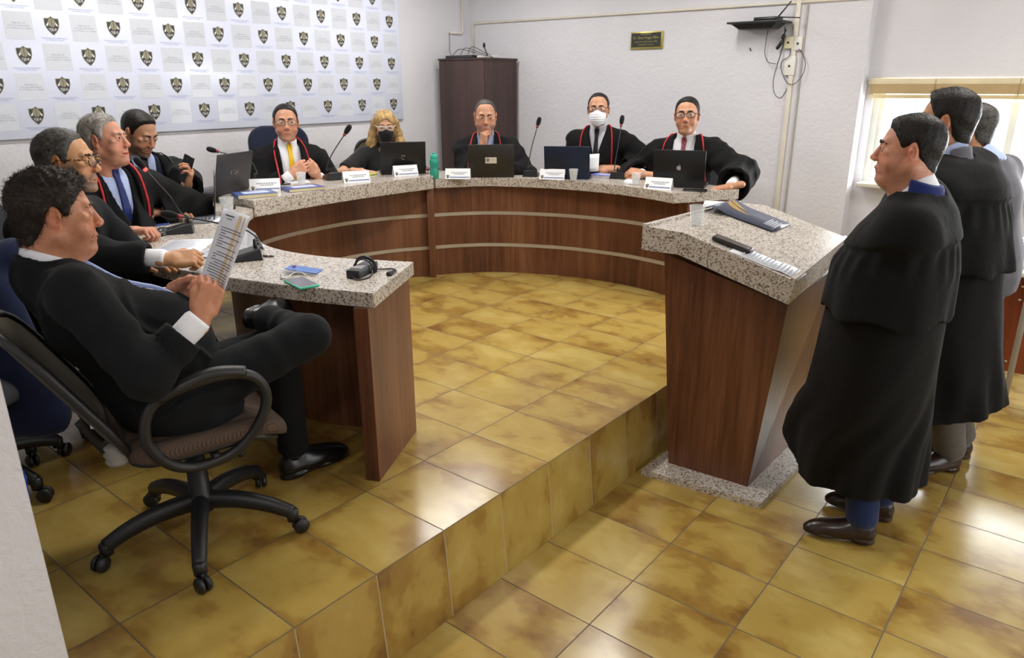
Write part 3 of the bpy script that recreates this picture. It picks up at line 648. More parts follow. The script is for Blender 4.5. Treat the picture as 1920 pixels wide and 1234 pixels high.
def sstep(a, b, x): t = np.clip((x-a)/(b-a), 0, 1); return t*t*(3-2*t)
def head_colors(v, tone, stubble=0., beard=None, lipc=None, bald=0., grey=0., hairc=None):
    x, y, z = v[:, 0], v[:, 1], v[:, 2]; base = np.array(rgb(tone)[:3]); C = np.tile(base, (len(v), 1))
    def mixc(w, c): nonlocal C; w = np.clip(w, 0, 1)[:, None]; C = C*(1-w)+np.array(c)*w
    red = base*np.array([1.12, .80, .74])
    mixc(.55*np.exp(-(((np.abs(x)-.04)/.02)**2+((z+.035)/.022)**2))*(y > .03), red); mixc(.55*np.exp(-((x/.016)**2+((z+.03)/.014)**2))*(y > .08), red)
    mixc(.5*sstep(.068, .078, np.abs(x))*(z > -.04)*(z < .04), red)
    lp = np.exp(-(((z+.0685)/.0085)**4+(x/.0235)**4))*(y > .078); mixc(.75*lp, lipc if lipc is not None else base*np.array([.92, .52, .50]))
    reg = np.maximum(sstep(-.035, -.06, z)*sstep(-.02, .02, y)*sstep(-.125, -.105, z), 0)*(1-lp); mus = np.exp(-((x/.026)**2+((z+.053)/.006)**2))*(y > .07)
    side = sstep(.012, -.02, z)*sstep(.045, .055, np.abs(x))*sstep(-.005, .01, y)*sstep(.055, .03, y)
    nb = wob(v.astype(F32), 260., 2, 2); m = np.clip(np.maximum(np.maximum(reg, mus), side), 0, 1)
    if stubble: mixc(m*stubble*(.8+.3*nb), beard if beard is not None else base*.38)
    return C

def shell_region(f, off, th, reg):
    """thin layer over surface f restricted by the signed region reg"""
    return lambda P: smax(np.abs(f(P)-off)-th, reg(P), .002)

def strands(mb, pts, nrmls, comb, n, ln, r, mat, M=None, jit=.5, curl=0., lift=.35):
    idx = RNG.integers(0, len(pts), n); vs, fs = [], []
    for j in idx:
        p = pts[j]; nn = nrmls[j]; c = comb(p); d = nrm(c-nn*(c@nn)*.9+nn*lift+RNG.normal(size=3)*jit*.35); l = ln*(.6+.8*RNG.random()); w = nrm(np.cross(d, nn)+1e-6); k = len(vs)
        a = p-nn*.002; ph = RNG.random()*6.28; seg = 4 if not curl else 6
        for i in range(seg):
            t = i/(seg-1); q = a+d*l*t-nn*(l*.35*t*t)+(w*math.sin(ph+t*5)+nn*math.cos(ph+t*5))*curl*t; rr = r*(1-t*.85)
            vs += [q+w*rr, q+nn*rr*1.2-w*rr*.5, q-w*rr-nn*rr*.3]
        for i in range(seg-1):
            for m in range(3): m2 = (m+1) % 3; fs.append([k+i*3+m, k+i*3+m2, k+i*3+3+m2, k+i*3+3+m])
    mb.add(vs, fs, mat, True, M)
def vnormals(v, q):
    n = np.zeros_like(v); fn = np.cross(v[q[:, 1]]-v[q[:, 0]], v[q[:, 2]]-v[q[:, 0]])
    for k in range(4): np.add.at(n, q[:, k], fn)
    return n/(np.linalg.norm(n, axis=1, keepdims=True)+1e-12)

HL_STD = [(-.13, -.088), (-.07, -.082), (-.040, -.050), (-.028, .010), (-.012, .030), (.006, .010), (.014, -.022), (.022, -.022), (.030, .022), (.044, .050), (.060, .078), (.10, .100)]
def hair_geo(h, thick=.009, line=None, recede=0., amp=.002, freq=60., top=0., seed=0, quiff=0., side=1.0, crown=0.):
    line = line or HL_STD; ys = np.array([p[0] for p in line]); zs = np.array([p[1] for p in line])
    skull = ell((0, -.016, .030), (.0755, .0965, .086)); nape = ell((0, -.04, -.05), (.056, .058, .075))
    def f(P):
        x, y, z = P[:, 0], P[:, 1], P[:, 2]
        zc = np.interp(y, ys, zs)+.0035*wob(P, 120., seed+2, 2)+recede*sstep(.0, .05, y)*(1+2.2*(np.abs(x) > 0)*sstep(.012, .045, np.abs(x))*.5)
        t = thick*(.35+.65*sstep(-.05, .06, z))*side+top*sstep(.05, .10, z)+quiff*np.exp(-(((y-.06)/.035)**2))*sstep(.06, .095, z); t = t*(.22+.78*sstep(-.002, .032, z-zc))
        if crown: t = t-crown*np.exp(-((x/.045)**2+((y+.01)/.06)**2))*sstep(.05, .1, z)
        d = smin(skull(P), nape(P), .03)-t-amp*wob(P, freq, seed, 3)
        return smax(d, (zc-z)*.75, .006)
    v, q = sdf_mesh(f, (-.12, -.15, -.11), (.12, .125, .165), h, lip=1.5); return v, q

def hand_geo(curl=(.3, .35, .4, .45), spread=.08, thumb=(.6, .35, .3), side=1, h=.0024, pinch=0., wl=.07, fat=1.0):
    """hand, wrist at the origin, fingers along +y, back of the hand +z, thumb towards x = side"""
    t = -side; fs = []
    palm = U(.012, rbox((0, .050, -.001), (.036*fat, .043, .0125), .0115), ell((0, .012, -.002), (.027*fat, .03, .017)), ell((side*.024, .036, -.010), (.017, .032, .014)), ell((t*.026, .045, -.006), (.012, .034, .013)))
    wrist = cap((0, -wl, -.001), (0, .014, 0), .0285*fat, .0235*fat, n=(0, 0, 1), s=1.28)
    xs = [side*.0285, side*.0095, -side*.0095, -side*.0275]; Ls = [.070, .078, .072, .058]; rs = [.0088, .0090, .0086, .0078]
    fing = []
    for i in range(4):
        a = np.array([xs[i], .090-(.004 if i in (0, 3) else 0)-(.005 if i == 3 else 0), -.001]); sp = spread*(1.5-i)*side; th = 0; c = curl[i]
        pts = [a]; rad = [rs[i]*1.12*fat]
        for j, (fr, cc) in enumerate(((.46, .9), (.30, 1.15), (.24, .75))):
            th += c*cc; d = np.array([math.sin(sp)*math.cos(th), math.cos(sp)*math.cos(th), -math.sin(th)]); a = a+d*Ls[i]*fr; pts.append(a); rad.append(rs[i]*(1.0, .93, .80)[j]*fat)
        fing.append(U(.002, *chain(pts, rad)))
    a = np.array([side*.026, .018, -.008]); az = thumb[0]; pts = [a]; rad = [.0125*fat]; d = np.array([side*math.sin(az), math.cos(az), -thumb[1]]); k = 0
    for j, ln in enumerate((.040, .032, .026)):
        dd = nrm(d); a = a+dd*ln; pts.append(a); rad.append((.0112, .0100, .0082)[j]*fat); d = dd+np.array([-side*thumb[2]*.9, .12, -thumb[2]*.35])
    th_ = U(.004, *chain(pts, rad))
    def f(P):
        d = smin(palm(P), wrist(P), .012); g = fing[0](P)
        for k in fing[1:]: g = smin(g, k(P), .0012)
        d = smin(d, g, .006); return smin(d, th_(P), .008)
    v, q = sdf_mesh(f, (-.085, -wl-.03, -.11), (.085, .19, .05), h, lip=1.3); return v, q
def hand_col(v, tone):
    base = np.array(rgb(tone)[:3]); C = np.tile(base, (len(v), 1)); y = v[:, 1]; kn = np.exp(-((y-.092)/.012)**2)*.25+np.clip((y-.12)/.08, 0, 1)*.25
    return C*(1-kn[:, None])+base*np.array([1.1, .78, .74])*kn[:, None]

def ik(S, W, l1, l2, pole):
    S, W = np.asarray(S, float), np.asarray(W, float); d = W-S; L_ = np.linalg.norm(d); L2 = min(L_, (l1+l2)*.995); n = nrm(d)
    a = (l1*l1-l2*l2+L2*L2)/(2*L2); hh = math.sqrt(max(l1*l1-a*a, 0)); p = np.asarray(pole, float); p = nrm(p-n*(p@n)); return S+n*a+p*hh

def shoe(mb, ankle, toe_dir, mat, s=1.0, z0=0.0, up=(0, 0, 1), h=.005):
    """leather shoe with sole and heel; local: y to the toe, ankle above the heel at the origin height .09"""
    R = lookR(toe_dir, up); up_ = ell((0, .075, .040), (.047, .125, .040)); heelc = ell((0, -.020, .045), (.036, .042, .052)); vamp = cap((0, .02, .075), (0, .14, .035), .034, .026); toe = ell((0, .165, .026), (.040, .055, .024))
    body = U(.02, up_, heelc, vamp, toe); hole = cap((0, -.005, .075), (0, -.012, .16), .030); sole = lambda P: np.abs(P[:, 2]-.007)-.0065
    base = U(.02, ell((0, .135, .01), (.047, .085, .05)), ell((0, .0, .01), (.039, .058, .05)), cap((0, 0, .01), (0, .13, .01), .036))
    hb = ell((0, -.012, .0), (.038, .05, .05))
    def f(P):
        d = smax(body(P), .010-P[:, 2], .004); d = smax(d, -hole(P), .004); sl = smax(base(P), np.abs(P[:, 2]-.0165)-.0045, .002); hl = smax(smax(hb(P), np.abs(P[:, 2]-.008)-.0085, .002), P[:, 1]-.02, .002)
        return np.minimum(np.minimum(d, sl), hl)
    a = np.asarray(ankle, float).copy()
    sdf_add(mb, f, (-.06, -.08, -.004), (.06, .235, .12), h, mat, frame(a, R, s))

TEMPL = {}
class Person:
    def __init__(s, label, hp, face, body, N_, pel, sc=1.0, tilt=0., roll=0., tone='#c79a80', base=None, h=.004, name='person', shw=.175, cat='person'):
        s.sc = sc; s.hp = np.asarray(hp, float); s.tone = tone; s.h = h
        R = lookR(face); s.R = R @ np.array(Matrix.Rotation(tilt, 3, 'X')) @ np.array(Matrix.Rotation(roll, 3, 'Y')); s.HM = frame(s.hp, s.R, sc)
        s.N = np.asarray(N_, float); s.pel = np.asarray(pel, float); up = nrm(s.N-s.pel); r = nrm(np.cross(nrm(body), up)); s.f = np.cross(up, r); s.r = r; s.up = up
        s.B = np.stack([s.r, s.f, s.up], 1); s.chest = s.pel+(s.N-s.pel)*.66
        s.S = {k: s.N+s.r*shw*sc*d-s.up*.078*sc for k, d in (('R', 1), ('L', -1))}
        b = base if base is not None else (s.pel[0], s.pel[1], 0); s.t = thing(name, label, cat, b); s.skin = MB(); s.col = []; s.E = {}; s.W = {}
    def loc(s, P): return (P-s.N.astype(F32))@s.B.astype(F32)
    def head(s, colors={}, **kw):
        v, q, s.hf = head_geo(h=s.h, **kw); s.col.append(head_colors(v, s.tone, **colors)); s.skin.add(v, q.tolist(), SKIN, True, s.HM)
        # eyes
        lidz = .006
        return s
    def eyes(s, gaze=(0, 1, 0), iris='#3a2416'):
        g = nrm(gaze); Rg = lookR(g); mb = MB(); ir = simple('iris_'+iris[1:], iris, .2); pu = simple('pupil', '#050505', .15)
        for sx in (1, -1):
            c = V3(sx*.031, .0755, .006); M = s.HM@frame(c, Rg)@np.array(Matrix.Rotation(-PI/2, 4, 'X'))
            prof = [(max(.0001, .0125*math.sin(a)), -.0125*math.cos(a)) for a in np.linspace(0, PI, 11)]
            mb.lathe([(r, z) for r, z in prof], EYEW, 14, M); mb.lathe([(.0062, .0108), (.0058, .0119), (.0001, .0127)], ir, 12, M); mb.lathe([(.0027, .0123), (.0026, .0128), (.0001, .0130)], pu, 10, M)
        mb.build('eyes', None, s.t); return s
    def brows(s, mat, th=.0035, angle=0.):
        mb = MB()
        for sx in (1, -1):
            pts = [(sx*.012, .0905, .0235-angle), (sx*.024, .0895, .0285), (sx*.038, .0815, .0285), (sx*.048, .071, .022+angle*.5)]
            f = U(.004, *chain([V3(*p) for p in pts], [th*.9, th, th*.85, th*.45], n=(0, 1, 0), s=1.2)); g = lambda P: f(P)-.0008*wob(P, 700., 1, 2)
            sdf_add(mb, g, (min(p[0] for p in pts)-.01, .06, .01), (max(p[0] for p in pts)+.01, .105, .042), max(.0016, s.h*.6), mat, s.HM)
        mb.build('eyebrows', None, s.t); return s
    def hair(s, mat, n=1500, ln=.014, r=.0006, comb=None, curl=0., jit=.5, lift=.3, **kw):
        v, q = hair_geo(s.h, **kw); mb = MB(); mb.add(v, q.tolist(), mat, True, s.HM); nn = vnormals(v, q)
        comb = comb or (lambda p: V3(p[0]*3+.25, -.35, .15) if p[2] > .065 else V3(0, -.5, -.8))
        if n: strands(mb, v, nn, comb, n, ln, r, mat, s.HM, jit, curl, lift)
        mb.build('hair', None, s.t); return s
    def glasses(s, mat, rim=.0016, w=.024, hgt=.017, temple=None, lens=True, z=.004):
        t = MB(); lm = MATS.get('lens_glass') or simple('lens_glass', '#ffffff', .02, Alpha=.07)
        y = .106
        for sx in (1, -1):
            loop = []
            for a in np.linspace(0, 2*PI, 20, endpoint=False): ca, sa = math.cos(a), math.sin(a); k = (abs(ca)**3.2+abs(sa)**3.2)**(-1/3.2); loop.append((sx*.033+w*k*ca, y-abs(sx*.033+w*k*ca)*.16, z+hgt*k*sa))
            t.tube(loop, rim, mat, 6, s.HM, closed=True)
            if lens: t.add([p for p in loop], [list(range(20))], lm, False, s.HM)
            t.tube([(sx*(.033+w), y-.009, z+.008), (sx*.068, y-.03, z+.008), (sx*.0795, .03, z+.008), (sx*.082, -.005, z+.008), (sx*.083, -.022, z-.006)], [rim*1.3]*5, temple or mat, 6, s.HM)
        t.tube([(-.033+w, y, z+.004), (-.004, y+.006, z+.007), (.004, y+.006, z+.007), (.033-w, y, z+.004)], rim*1.1, mat, 6, s.HM)
        t.build('glasses', None, s.t); return s
    def mask(s, mat, loopmat):
        hf = s.hf
        def f(P):
            x, y, z = P[:, 0], P[:, 1], P[:, 2]; zt = -.012+.010*np.exp(-(x/.018)**2)-np.clip(np.abs(x)-.02, 0, 1)*.35; zb = -.118+np.abs(x)*.35
            reg = smax(smax(z-zt, zb-z, .004), smax(np.abs(x)-.062, .012-y, .004), .004)
            nose = ell((0, .072, -.055), (.052, .052, .058)); d = smin(hf(P), nose(P), .02); pl = .0012*np.sin(z*380)*(np.abs(x) < .05)
            return smax(np.abs(d-.004-pl)-.0028, reg, .002)
        mb = MB(); sdf_add(mb, f, (-.08, .0, -.14), (.08, .15, .02), max(.0024, s.h*.8), mat, s.HM, lip=1.8); o = mb.build('face_mask', None, s.t)
        lp = MB()
        for sx in (1, -1):
            lp.tube(smooth_path([(sx*.060, .035, -.035), (sx*.076, .0, -.012), (sx*.083, -.02, .012), (sx*.082, -.032, .0), (sx*.078, -.02, -.03), (sx*.062, .02, -.085)], 4), .0012, loopmat, 5, s.HM)
        lp.build('ear_loop', None, s.t); return s
    def arm(s, k, W, pole, l1=.29, l2=.255):
        s.W[k] = np.asarray(W, float); s.E[k] = ik(s.S[k], s.W[k], l1*s.sc, l2*s.sc, pole); return s
    def hand(s, k, fdir, back, **kw):
        side = {'R': -1, 'L': 1}[k]; h = max(.0022, s.h*.72)
        v, q = hand_geo(side=side, h=h, **kw); f = nrm(fdir); b_ = nrm(np.asarray(back, float)-f*(np.asarray(back, float)@f)); R = np.stack([np.cross(f, b_), f, b_], 1)
        s.skin.add(v, q.tolist(), SKIN, True, frame(s.W[k], R, s.sc)); s.col.append(hand_col(v, s.tone)); s.handM = getattr(s, 'handM', {}); s.handM[k] = frame(s.W[k], R, s.sc); return s
    def core(s, legs=None, arms=True, h=.013):
        c = s.sc; fs = [cap(s.pel, s.chest, .10*c, .105*c, n=s.f, s=1.2), cap(s.chest, s.N-s.up*.05*c, .105*c, .05*c, n=s.f, s=1.2), cap(s.N-s.up*.07*c, s.hp+s.R@V3(0, -.035, -.12)*c, .048*c, .046*c)]
        for k in 'RL':
            fs.append(cap(s.N-s.up*.07*c, s.S[k], .05*c, .042*c))
            if arms and k in s.E: fs += [cap(s.S[k], s.E[k], .042*c, .036*c), cap(s.E[k], s.W[k], .030*c, .017*c)]
        for l in (legs or []): fs += [cap(l[0], l[1], .060*c, .045*c), cap(l[1], l[2], .042*c, .030*c)]
        f = U(.03, *fs); P = [s.pel, s.N, s.hp, *s.S.values(), *s.E.values(), *s.W.values()]+[p for l in (legs or []) for p in l]; P = np.array(P)
        lo, hi = P.min(0)-.16, P.max(0)+.16; hi[2] = s.hp[2]
        v = sdf_add(s.skin, f, lo, hi, h, SKIN); s.col.append(np.tile(np.array(rgb(s.tone)[:3]), (len(v), 1))); return s
    def finish(s):
        s.skin.build('body', None, s.t, colors=np.concatenate(s.col)); return s
    # ---- clothes
    def torso(s, off=0., belly=0., wid=1.0):
        c = s.sc; n = s.f; lo = s.pel-s.up*.03
        fs = [cap(lo, s.chest, .148*c*wid+off, .150*c*wid+off, n=n, s=1.32), cap(s.chest, s.N-s.up*.09*c, .150*c*wid+off, .10*c+off, n=n, s=1.28),
              cap(s.S['L']+s.r*.02-s.up*.02, s.S['R']-s.r*.02-s.up*.02, .056*c+off*.8, .056*c+off*.8), cap(s.N-s.up*.040*c, s.S['L']-s.up*.005, .044*c+off*.8, .048*c+off*.8), cap(s.N-s.up*.040*c, s.S['R']-s.up*.005, .044*c+off*.8, .048*c+off*.8)]
        if belly: fs.append(ell(s.pel+s.up*.16*c+s.f*(.055+belly*.5)*c, (.150*c*wid+off, (.095+belly)*c+off, .19*c), s.B))
        return U(.05, *fs)
    def bounds(s, ex=.16, legs=False, extra=()):
        P = np.array([s.pel, s.N, *s.S.values(), *s.E.values(), *s.W.values(), *extra]); lo, hi = P.min(0)-ex, P.max(0)+ex
        return lo, hi
    def shirt(s, mat, cuffs='RL', belly=0., h=.006, wid=1.0, collar=True, cuffr=.034, cl=.045, neckr=.060):
        c = s.sc; T = s.torso(0, belly, wid); s.shirt_f = T; nb = s.N+s.up*.0; hd = s.hp+s.R@V3(0, -.030, -.10)*c; ax = nrm(hd-nb)
        colr = cap(nb-ax*.03, nb+ax*.10*c, neckr*1.08*c, neckr*.95*c)
        def cf(P):
            q = (P-nb.astype(F32)); a = q@ax.astype(F32); y = q@s.f.astype(F32); x = np.abs(q@s.r.astype(F32))
            top = a-(.050*c-.35*np.clip(y, -.05, .07)); d = smax(colr(P), top, .004); d = smax(d, -(smax(x-.004-.30*np.clip(.045-a, 0, 1), -y, .003)), .002) if collar else d
            return d
        def f(P): d = T(P); return smin(d, cf(P), .010) if collar else d
        s.shirt_all = f; mb = MB(); lo, hi = s.bounds(.17)
        sdf_add(mb, lambda P: smax(f(P), (s.pel[2]+.02)-P[:, 2], .01), np.array([s.N[0]-.36, s.N[1]-.36, s.pel[2]]) if False else np.minimum(s.pel, s.N)-.27, np.maximum(s.pel, s.N)+.27, h, mat)
        mb.build('shirt', None, s.t)
        for k in cuffs:
            mb = MB(); W, E = s.W[k], s.E[k]; ax2 = nrm(W-E); b_ = W-ax2*.012*c
            mb.tube([b_-ax2*.10, b_-ax2*cl, b_-ax2*.012, b_], [cuffr*.98*c, cuffr*c, cuffr*1.04*c, cuffr*.94*c], mat, 16); mb.build('shirt_cuff', None, s.t)
        return s
    def tie(s, mat, length=.42, w=.040, h=.0035, x0=0.0, lean=0.0):
        c = s.sc; base = s.shirt_all
        def reg(P):
            q = s.loc(P)/c; x = q[:, 0]-x0-lean*np.clip(-q[:, 2], 0, 1); v = -q[:, 2]; hw = np.where(v < .030, .017-.12*np.clip(v, 0, .03)*1.0, .0135+(w-.0135*1)*np.clip((v-.03)/(length-.03), 0, 1)*.75)
            return smax(smax(np.abs(x)-hw, v-length, .002), smax(-.022-v, -q[:, 1]+.0, .002), .002)
        f = shell_region(base, .005, .0055, reg); lo = s.N-.1; P = np.array([s.N+s.up*.05, s.N-s.up*length*c, s.N-s.up*length*c+s.f*.3, s.N+s.f*.2]); mb = MB()
        sdf_add(mb, f, P.min(0)-.07, P.max(0)+.07, h, mat, lip=1.8); mb.build('tie', None, s.t); return s
    def sleeve(s, k, r0, r1, r2, cut=.02, sag=0., end=None):
        S, E, W = s.S[k], s.E[k], s.W[k]; c = s.sc; ax = nrm(W-E); C = W-ax*(cut*c) if end is None else E+(W-E)*end; pts = [cap(S, E, r0*c, r1*c), cap(E, C+ax*.03, r1*c, r2*c)]
        if sag: dz = V3(0, 0, -sag*c); pts.append(cap(E+dz*.6, C+ax*.03+dz, r1*c*.8, r2*c*.75))
        body = U(.035, *pts); inner = cap(C-ax*.10, C+ax*.1, r2*c*.8); axf = ax.astype(F32); Cf = C.astype(F32)
        def f(P):
            a = (P-Cf)@axf; d = body(P); near = smax(d, a, .004); return smax(near, -smax(inner(P), -.07-a, .003), .003)
        return f
    def garment(s, name, mat, f, h=.008, ex=.2, extra=(), zmin=None, lip=1.5):
        mb = MB(); lo, hi = s.bounds(ex, extra=extra)
        if zmin is not None: lo[2] = zmin
        sdf_add(mb, f, lo, hi, h, mat, lip=lip); return mb.build(name, None, s.t)
    def vcut(s, top=.060, mid=.045, vlen=.34, low=.0, round_=.066, start=.06):
        """removes the front opening: half width top at the neck, low at the bottom"""
        c = s.sc; nb = s.N; hd = s.hp+s.R@V3(0, -.030, -.10)*c; ax = nrm(hd-nb); nk = cap(nb-ax*.015*c, nb+ax*.3, round_*c)
        def g(P):
            q = s.loc(P)/c; v = -q[:, 2]; hw = np.interp(v, [-.05, 0, vlen*.5, vlen, vlen+.001], [top*1.1, top, mid, low, -.05]); d = smax(smax(np.abs(q[:, 0])-hw, -q[:, 1]+.02, .004), v-vlen, .004)
            return np.minimum(d*c, nk(P))
        return g
    def robe(s, mat=None, off=.026, belly=0., wid=1.0, sl=(.074, .082, .078), cut=.05, sag=.05, v=(.062, .045, .34, .0), h=.008, folds=.006, name='robe', round_=.068, ends={}, cape=True, tilt=0., zlow=None, arms='RL', lapel=True):
        c = s.sc; T = s.torso(off, belly, wid); SL = [s.sleeve(k, *sl, cut=cut, sag=sag, end=ends.get(k)) for k in arms]
        CP = U(.04, *[cap(s.N-s.up*.035*c-s.f*.02, s.S[k]+(s.E[k]-s.S[k])*.22+s.up*.006, .050*c+off*.5, .070*c+off*.4) for k in 'RL']) if cape else None
        vc = s.vcut(*v[:3], low=v[3], round_=round_); seed = int(abs(s.N[0]*100)) % 7
        hem = cap(s.pel-s.up*.05, s.chest, .175*c+off, .15*c+off, n=s.f, s=1.25)
        def outer(P):
            d = smin(T(P), hem(P), .05)
            if CP is not None: d = smin(d, CP(P), .03)
            for g in SL: d = smin(d, g(P), .022)
            q = s.loc(P)
            fo = 1.3*folds*(wob(q, 16., seed, 2, (1, 1, .30))+.7*np.sin(np.arctan2(q[:, 1], q[:, 0])*9+3*wob(q, 5., seed+1, 1))*np.clip(-q[:, 2]*2.2, 0, 1))
            return d+fo-.006*sharp(q, seed)+.004*np.sin(q[:, 2]*60+q[:, 0]*50+4*wob(q, 6., seed, 1))*sstep(.12, .3, np.abs(q[:, 0]))
        def sharp(q, sd):
            w = wob(q, 10., sd+2, 2, (1, 1, .35)); return np.exp(-(w/.13)**2)
        s.robe_f = outer
        def f(P):
            d = smax(outer(P), -vc(P), .006)
            if zlow is not None: d = smax(d, zlow-P[:, 2], .01)
            return d
        s.garment(name, mat or BLACK, f, h=h, zmin=zlow if zlow is not None else s.pel[2]-.12); return s
    def cord(s, mat, xs=(.078, .105, .112, .10, .085), vs=(-.045, .03, .13, .24, .36), r=.0052, sides=(1, -1), tassel=False, back=True):
        c = s.sc; F = s.robe_f
        for sd in sides:
            pts = []
            stn = [(xs[0]*.80, -.01, 88, -.055), (xs[0], -.01, 80, -.015), (xs[0]*.55+xs[1]*.45, .0, 55, .0)]+[(x, v, 6, 0) for x, v in list(zip(xs, vs))[2:]]
            if len(xs) > 2: stn.insert(3, (xs[1], .055, 22, 0))
            for x, v, th, fo in stn:
                o = s.N+s.r*(sd*x*c)-s.up*(v*c)+s.f*fo*c; dr = s.f*math.cos(math.radians(th))+s.up*math.sin(math.radians(th))
                ts = np.linspace(.34, -.16, 240); P = (o[None]+dr[None]*ts[:, None]).astype(F32); d = F(P); hit = np.argmax(d < .003)
                if (d < .003).any(): pts.append(P[hit].astype(float)+dr*.003)
            pts = smooth_path(pts, 8); mb = MB(); rr = r*c*(1+.12*np.sin(np.arange(len(pts))*1.9)); mb.tube(pts, rr, mat, 8)
            if tassel: e = pts[-1]; mb.tube([e+s.up*.03, e+s.up*.01, e-s.up*.035], [r*1.2, r*1.9, r*1.5], mat, 8)
            mb.build('cord', None, s.t)
        return s
    def legs(s, knees, ankles, mat, shoes=SHOE, toes=None, h=.012, r=(.092, .070, .062, .052), shoe_h=.008, hipw=.085, ups=None, sock=None):
        c = s.sc; hips = [s.pel+s.r*hipw*c, s.pel-s.r*hipw*c]; s.legpts = []; fs = [ell(s.pel, (.175*c, .125*c, .12*c), s.B)]
        for hp_, kn, an in zip(hips, knees, ankles):
            kn, an = np.asarray(kn, float), np.asarray(an, float); e = an+(kn-an)*.06
            fs += [cap(hp_, kn, r[0]*c, r[1]*c), cap(kn, e, r[2]*c, r[3]*c)]; s.legpts.append((hp_, kn, an))
        g = U(.03, *fs); f = lambda P: g(P)+.004*wob(P, 22., 3, 3)
        P = np.array([s.pel]+[p for l in s.legpts for p in l]); mb = MB(); sdf_add(mb, f, P.min(0)-.15, P.max(0)+.15, h, mat); mb.build('trousers', None, s.t)
        toes = toes or [s.f, s.f]
        for i, (an, td) in enumerate(zip(ankles, toes)):
            m2 = MB(); upv = (0, 0, 1) if ups is None or ups[i] is None else ups[i]; a = np.asarray(an, float)-nrm(upv)*.095*c
            shoe(m2, a, td, shoes, c, up=upv, h=shoe_h); m2.build('shoe', None, s.t)
        return s
# ------------------------------------------------------------------ the cast
Z3 = V3(0, 0, 1)
def az(d): a = math.radians(d); return V3(math.sin(a), math.cos(a), 0)
RED = simple('cord_red', '#b3121f', .5, bump=.4, bscale=300); GREENC = simple('cord_green', '#123222', .6)
WHITE = fabric('shirt_white', '#e6e7ec', .8, 600, .03); LBLUE = fabric('shirt_blue', '#a9b7dc', .8, 600, .04)
HB = hairmat('hair_black', '#0d0b0a', '#221c18'); HD = hairmat('hair_dark', '#15100c', '#33271e'); HG = hairmat('hair_silver', '#5f5b57', '#a9a39b', .55); HSP = hairmat('hair_salt_pepper', '#161514', '#5b5854', .5); HBL = hairmat('hair_blonde', '#7d6238', '#c9a872', .5)
SUIT = fabric('suit_black', '#101214', .9, 500, .08, .02, .22); NAVY = fabric('suit_navy', '#161d33', .85, 500, .08); GREYS = fabric('suit_grey', '#5c5a62', .85, 420, .07); GREYT = fabric('trouser_grey', '#5b5753', .85, 420, .07); BLUET = fabric('trouser_blue', '#15264f', .8, 420, .1)
METALW = simple('watch_steel', '#b9b7b0', .25, .9)
def seated(label, uv, depth, sc, faz, baz, lean=.08, tone='#c39474', tilt=0., roll=0., seatz=.55, neckdz=.150, h=.0036, fwdn=.030, **kw):
    hp = atd(uv[0], uv[1], depth); bf = az(baz); N_ = hp-Z3*neckdz*sc-bf*fwdn*sc; pel = N_-bf*lean; pel[2] = seatz
    return Person(label, hp, az(faz), bf, N_, pel, sc, tilt, roll, tone, h=h, **kw)
def simple_legs(p, mat=None, sp=-.01, reach=.25):
    c = p.sc; f = nrm(V3(p.f[0], p.f[1], 0)); r = nrm(V3(p.r[0], p.r[1], 0)); kn = [p.pel+f*reach*c+r*sd*(.10+sp)*c for sd in (1, -1)]
    for k in kn: k[2] = .52
    an = [k-f*.12 for k in kn]
    for a in an: a[2] = .10*c
    p.legs(kn, an, mat or SUIT, h=.016, shoe_h=.011, toes=[f, f])
    return p

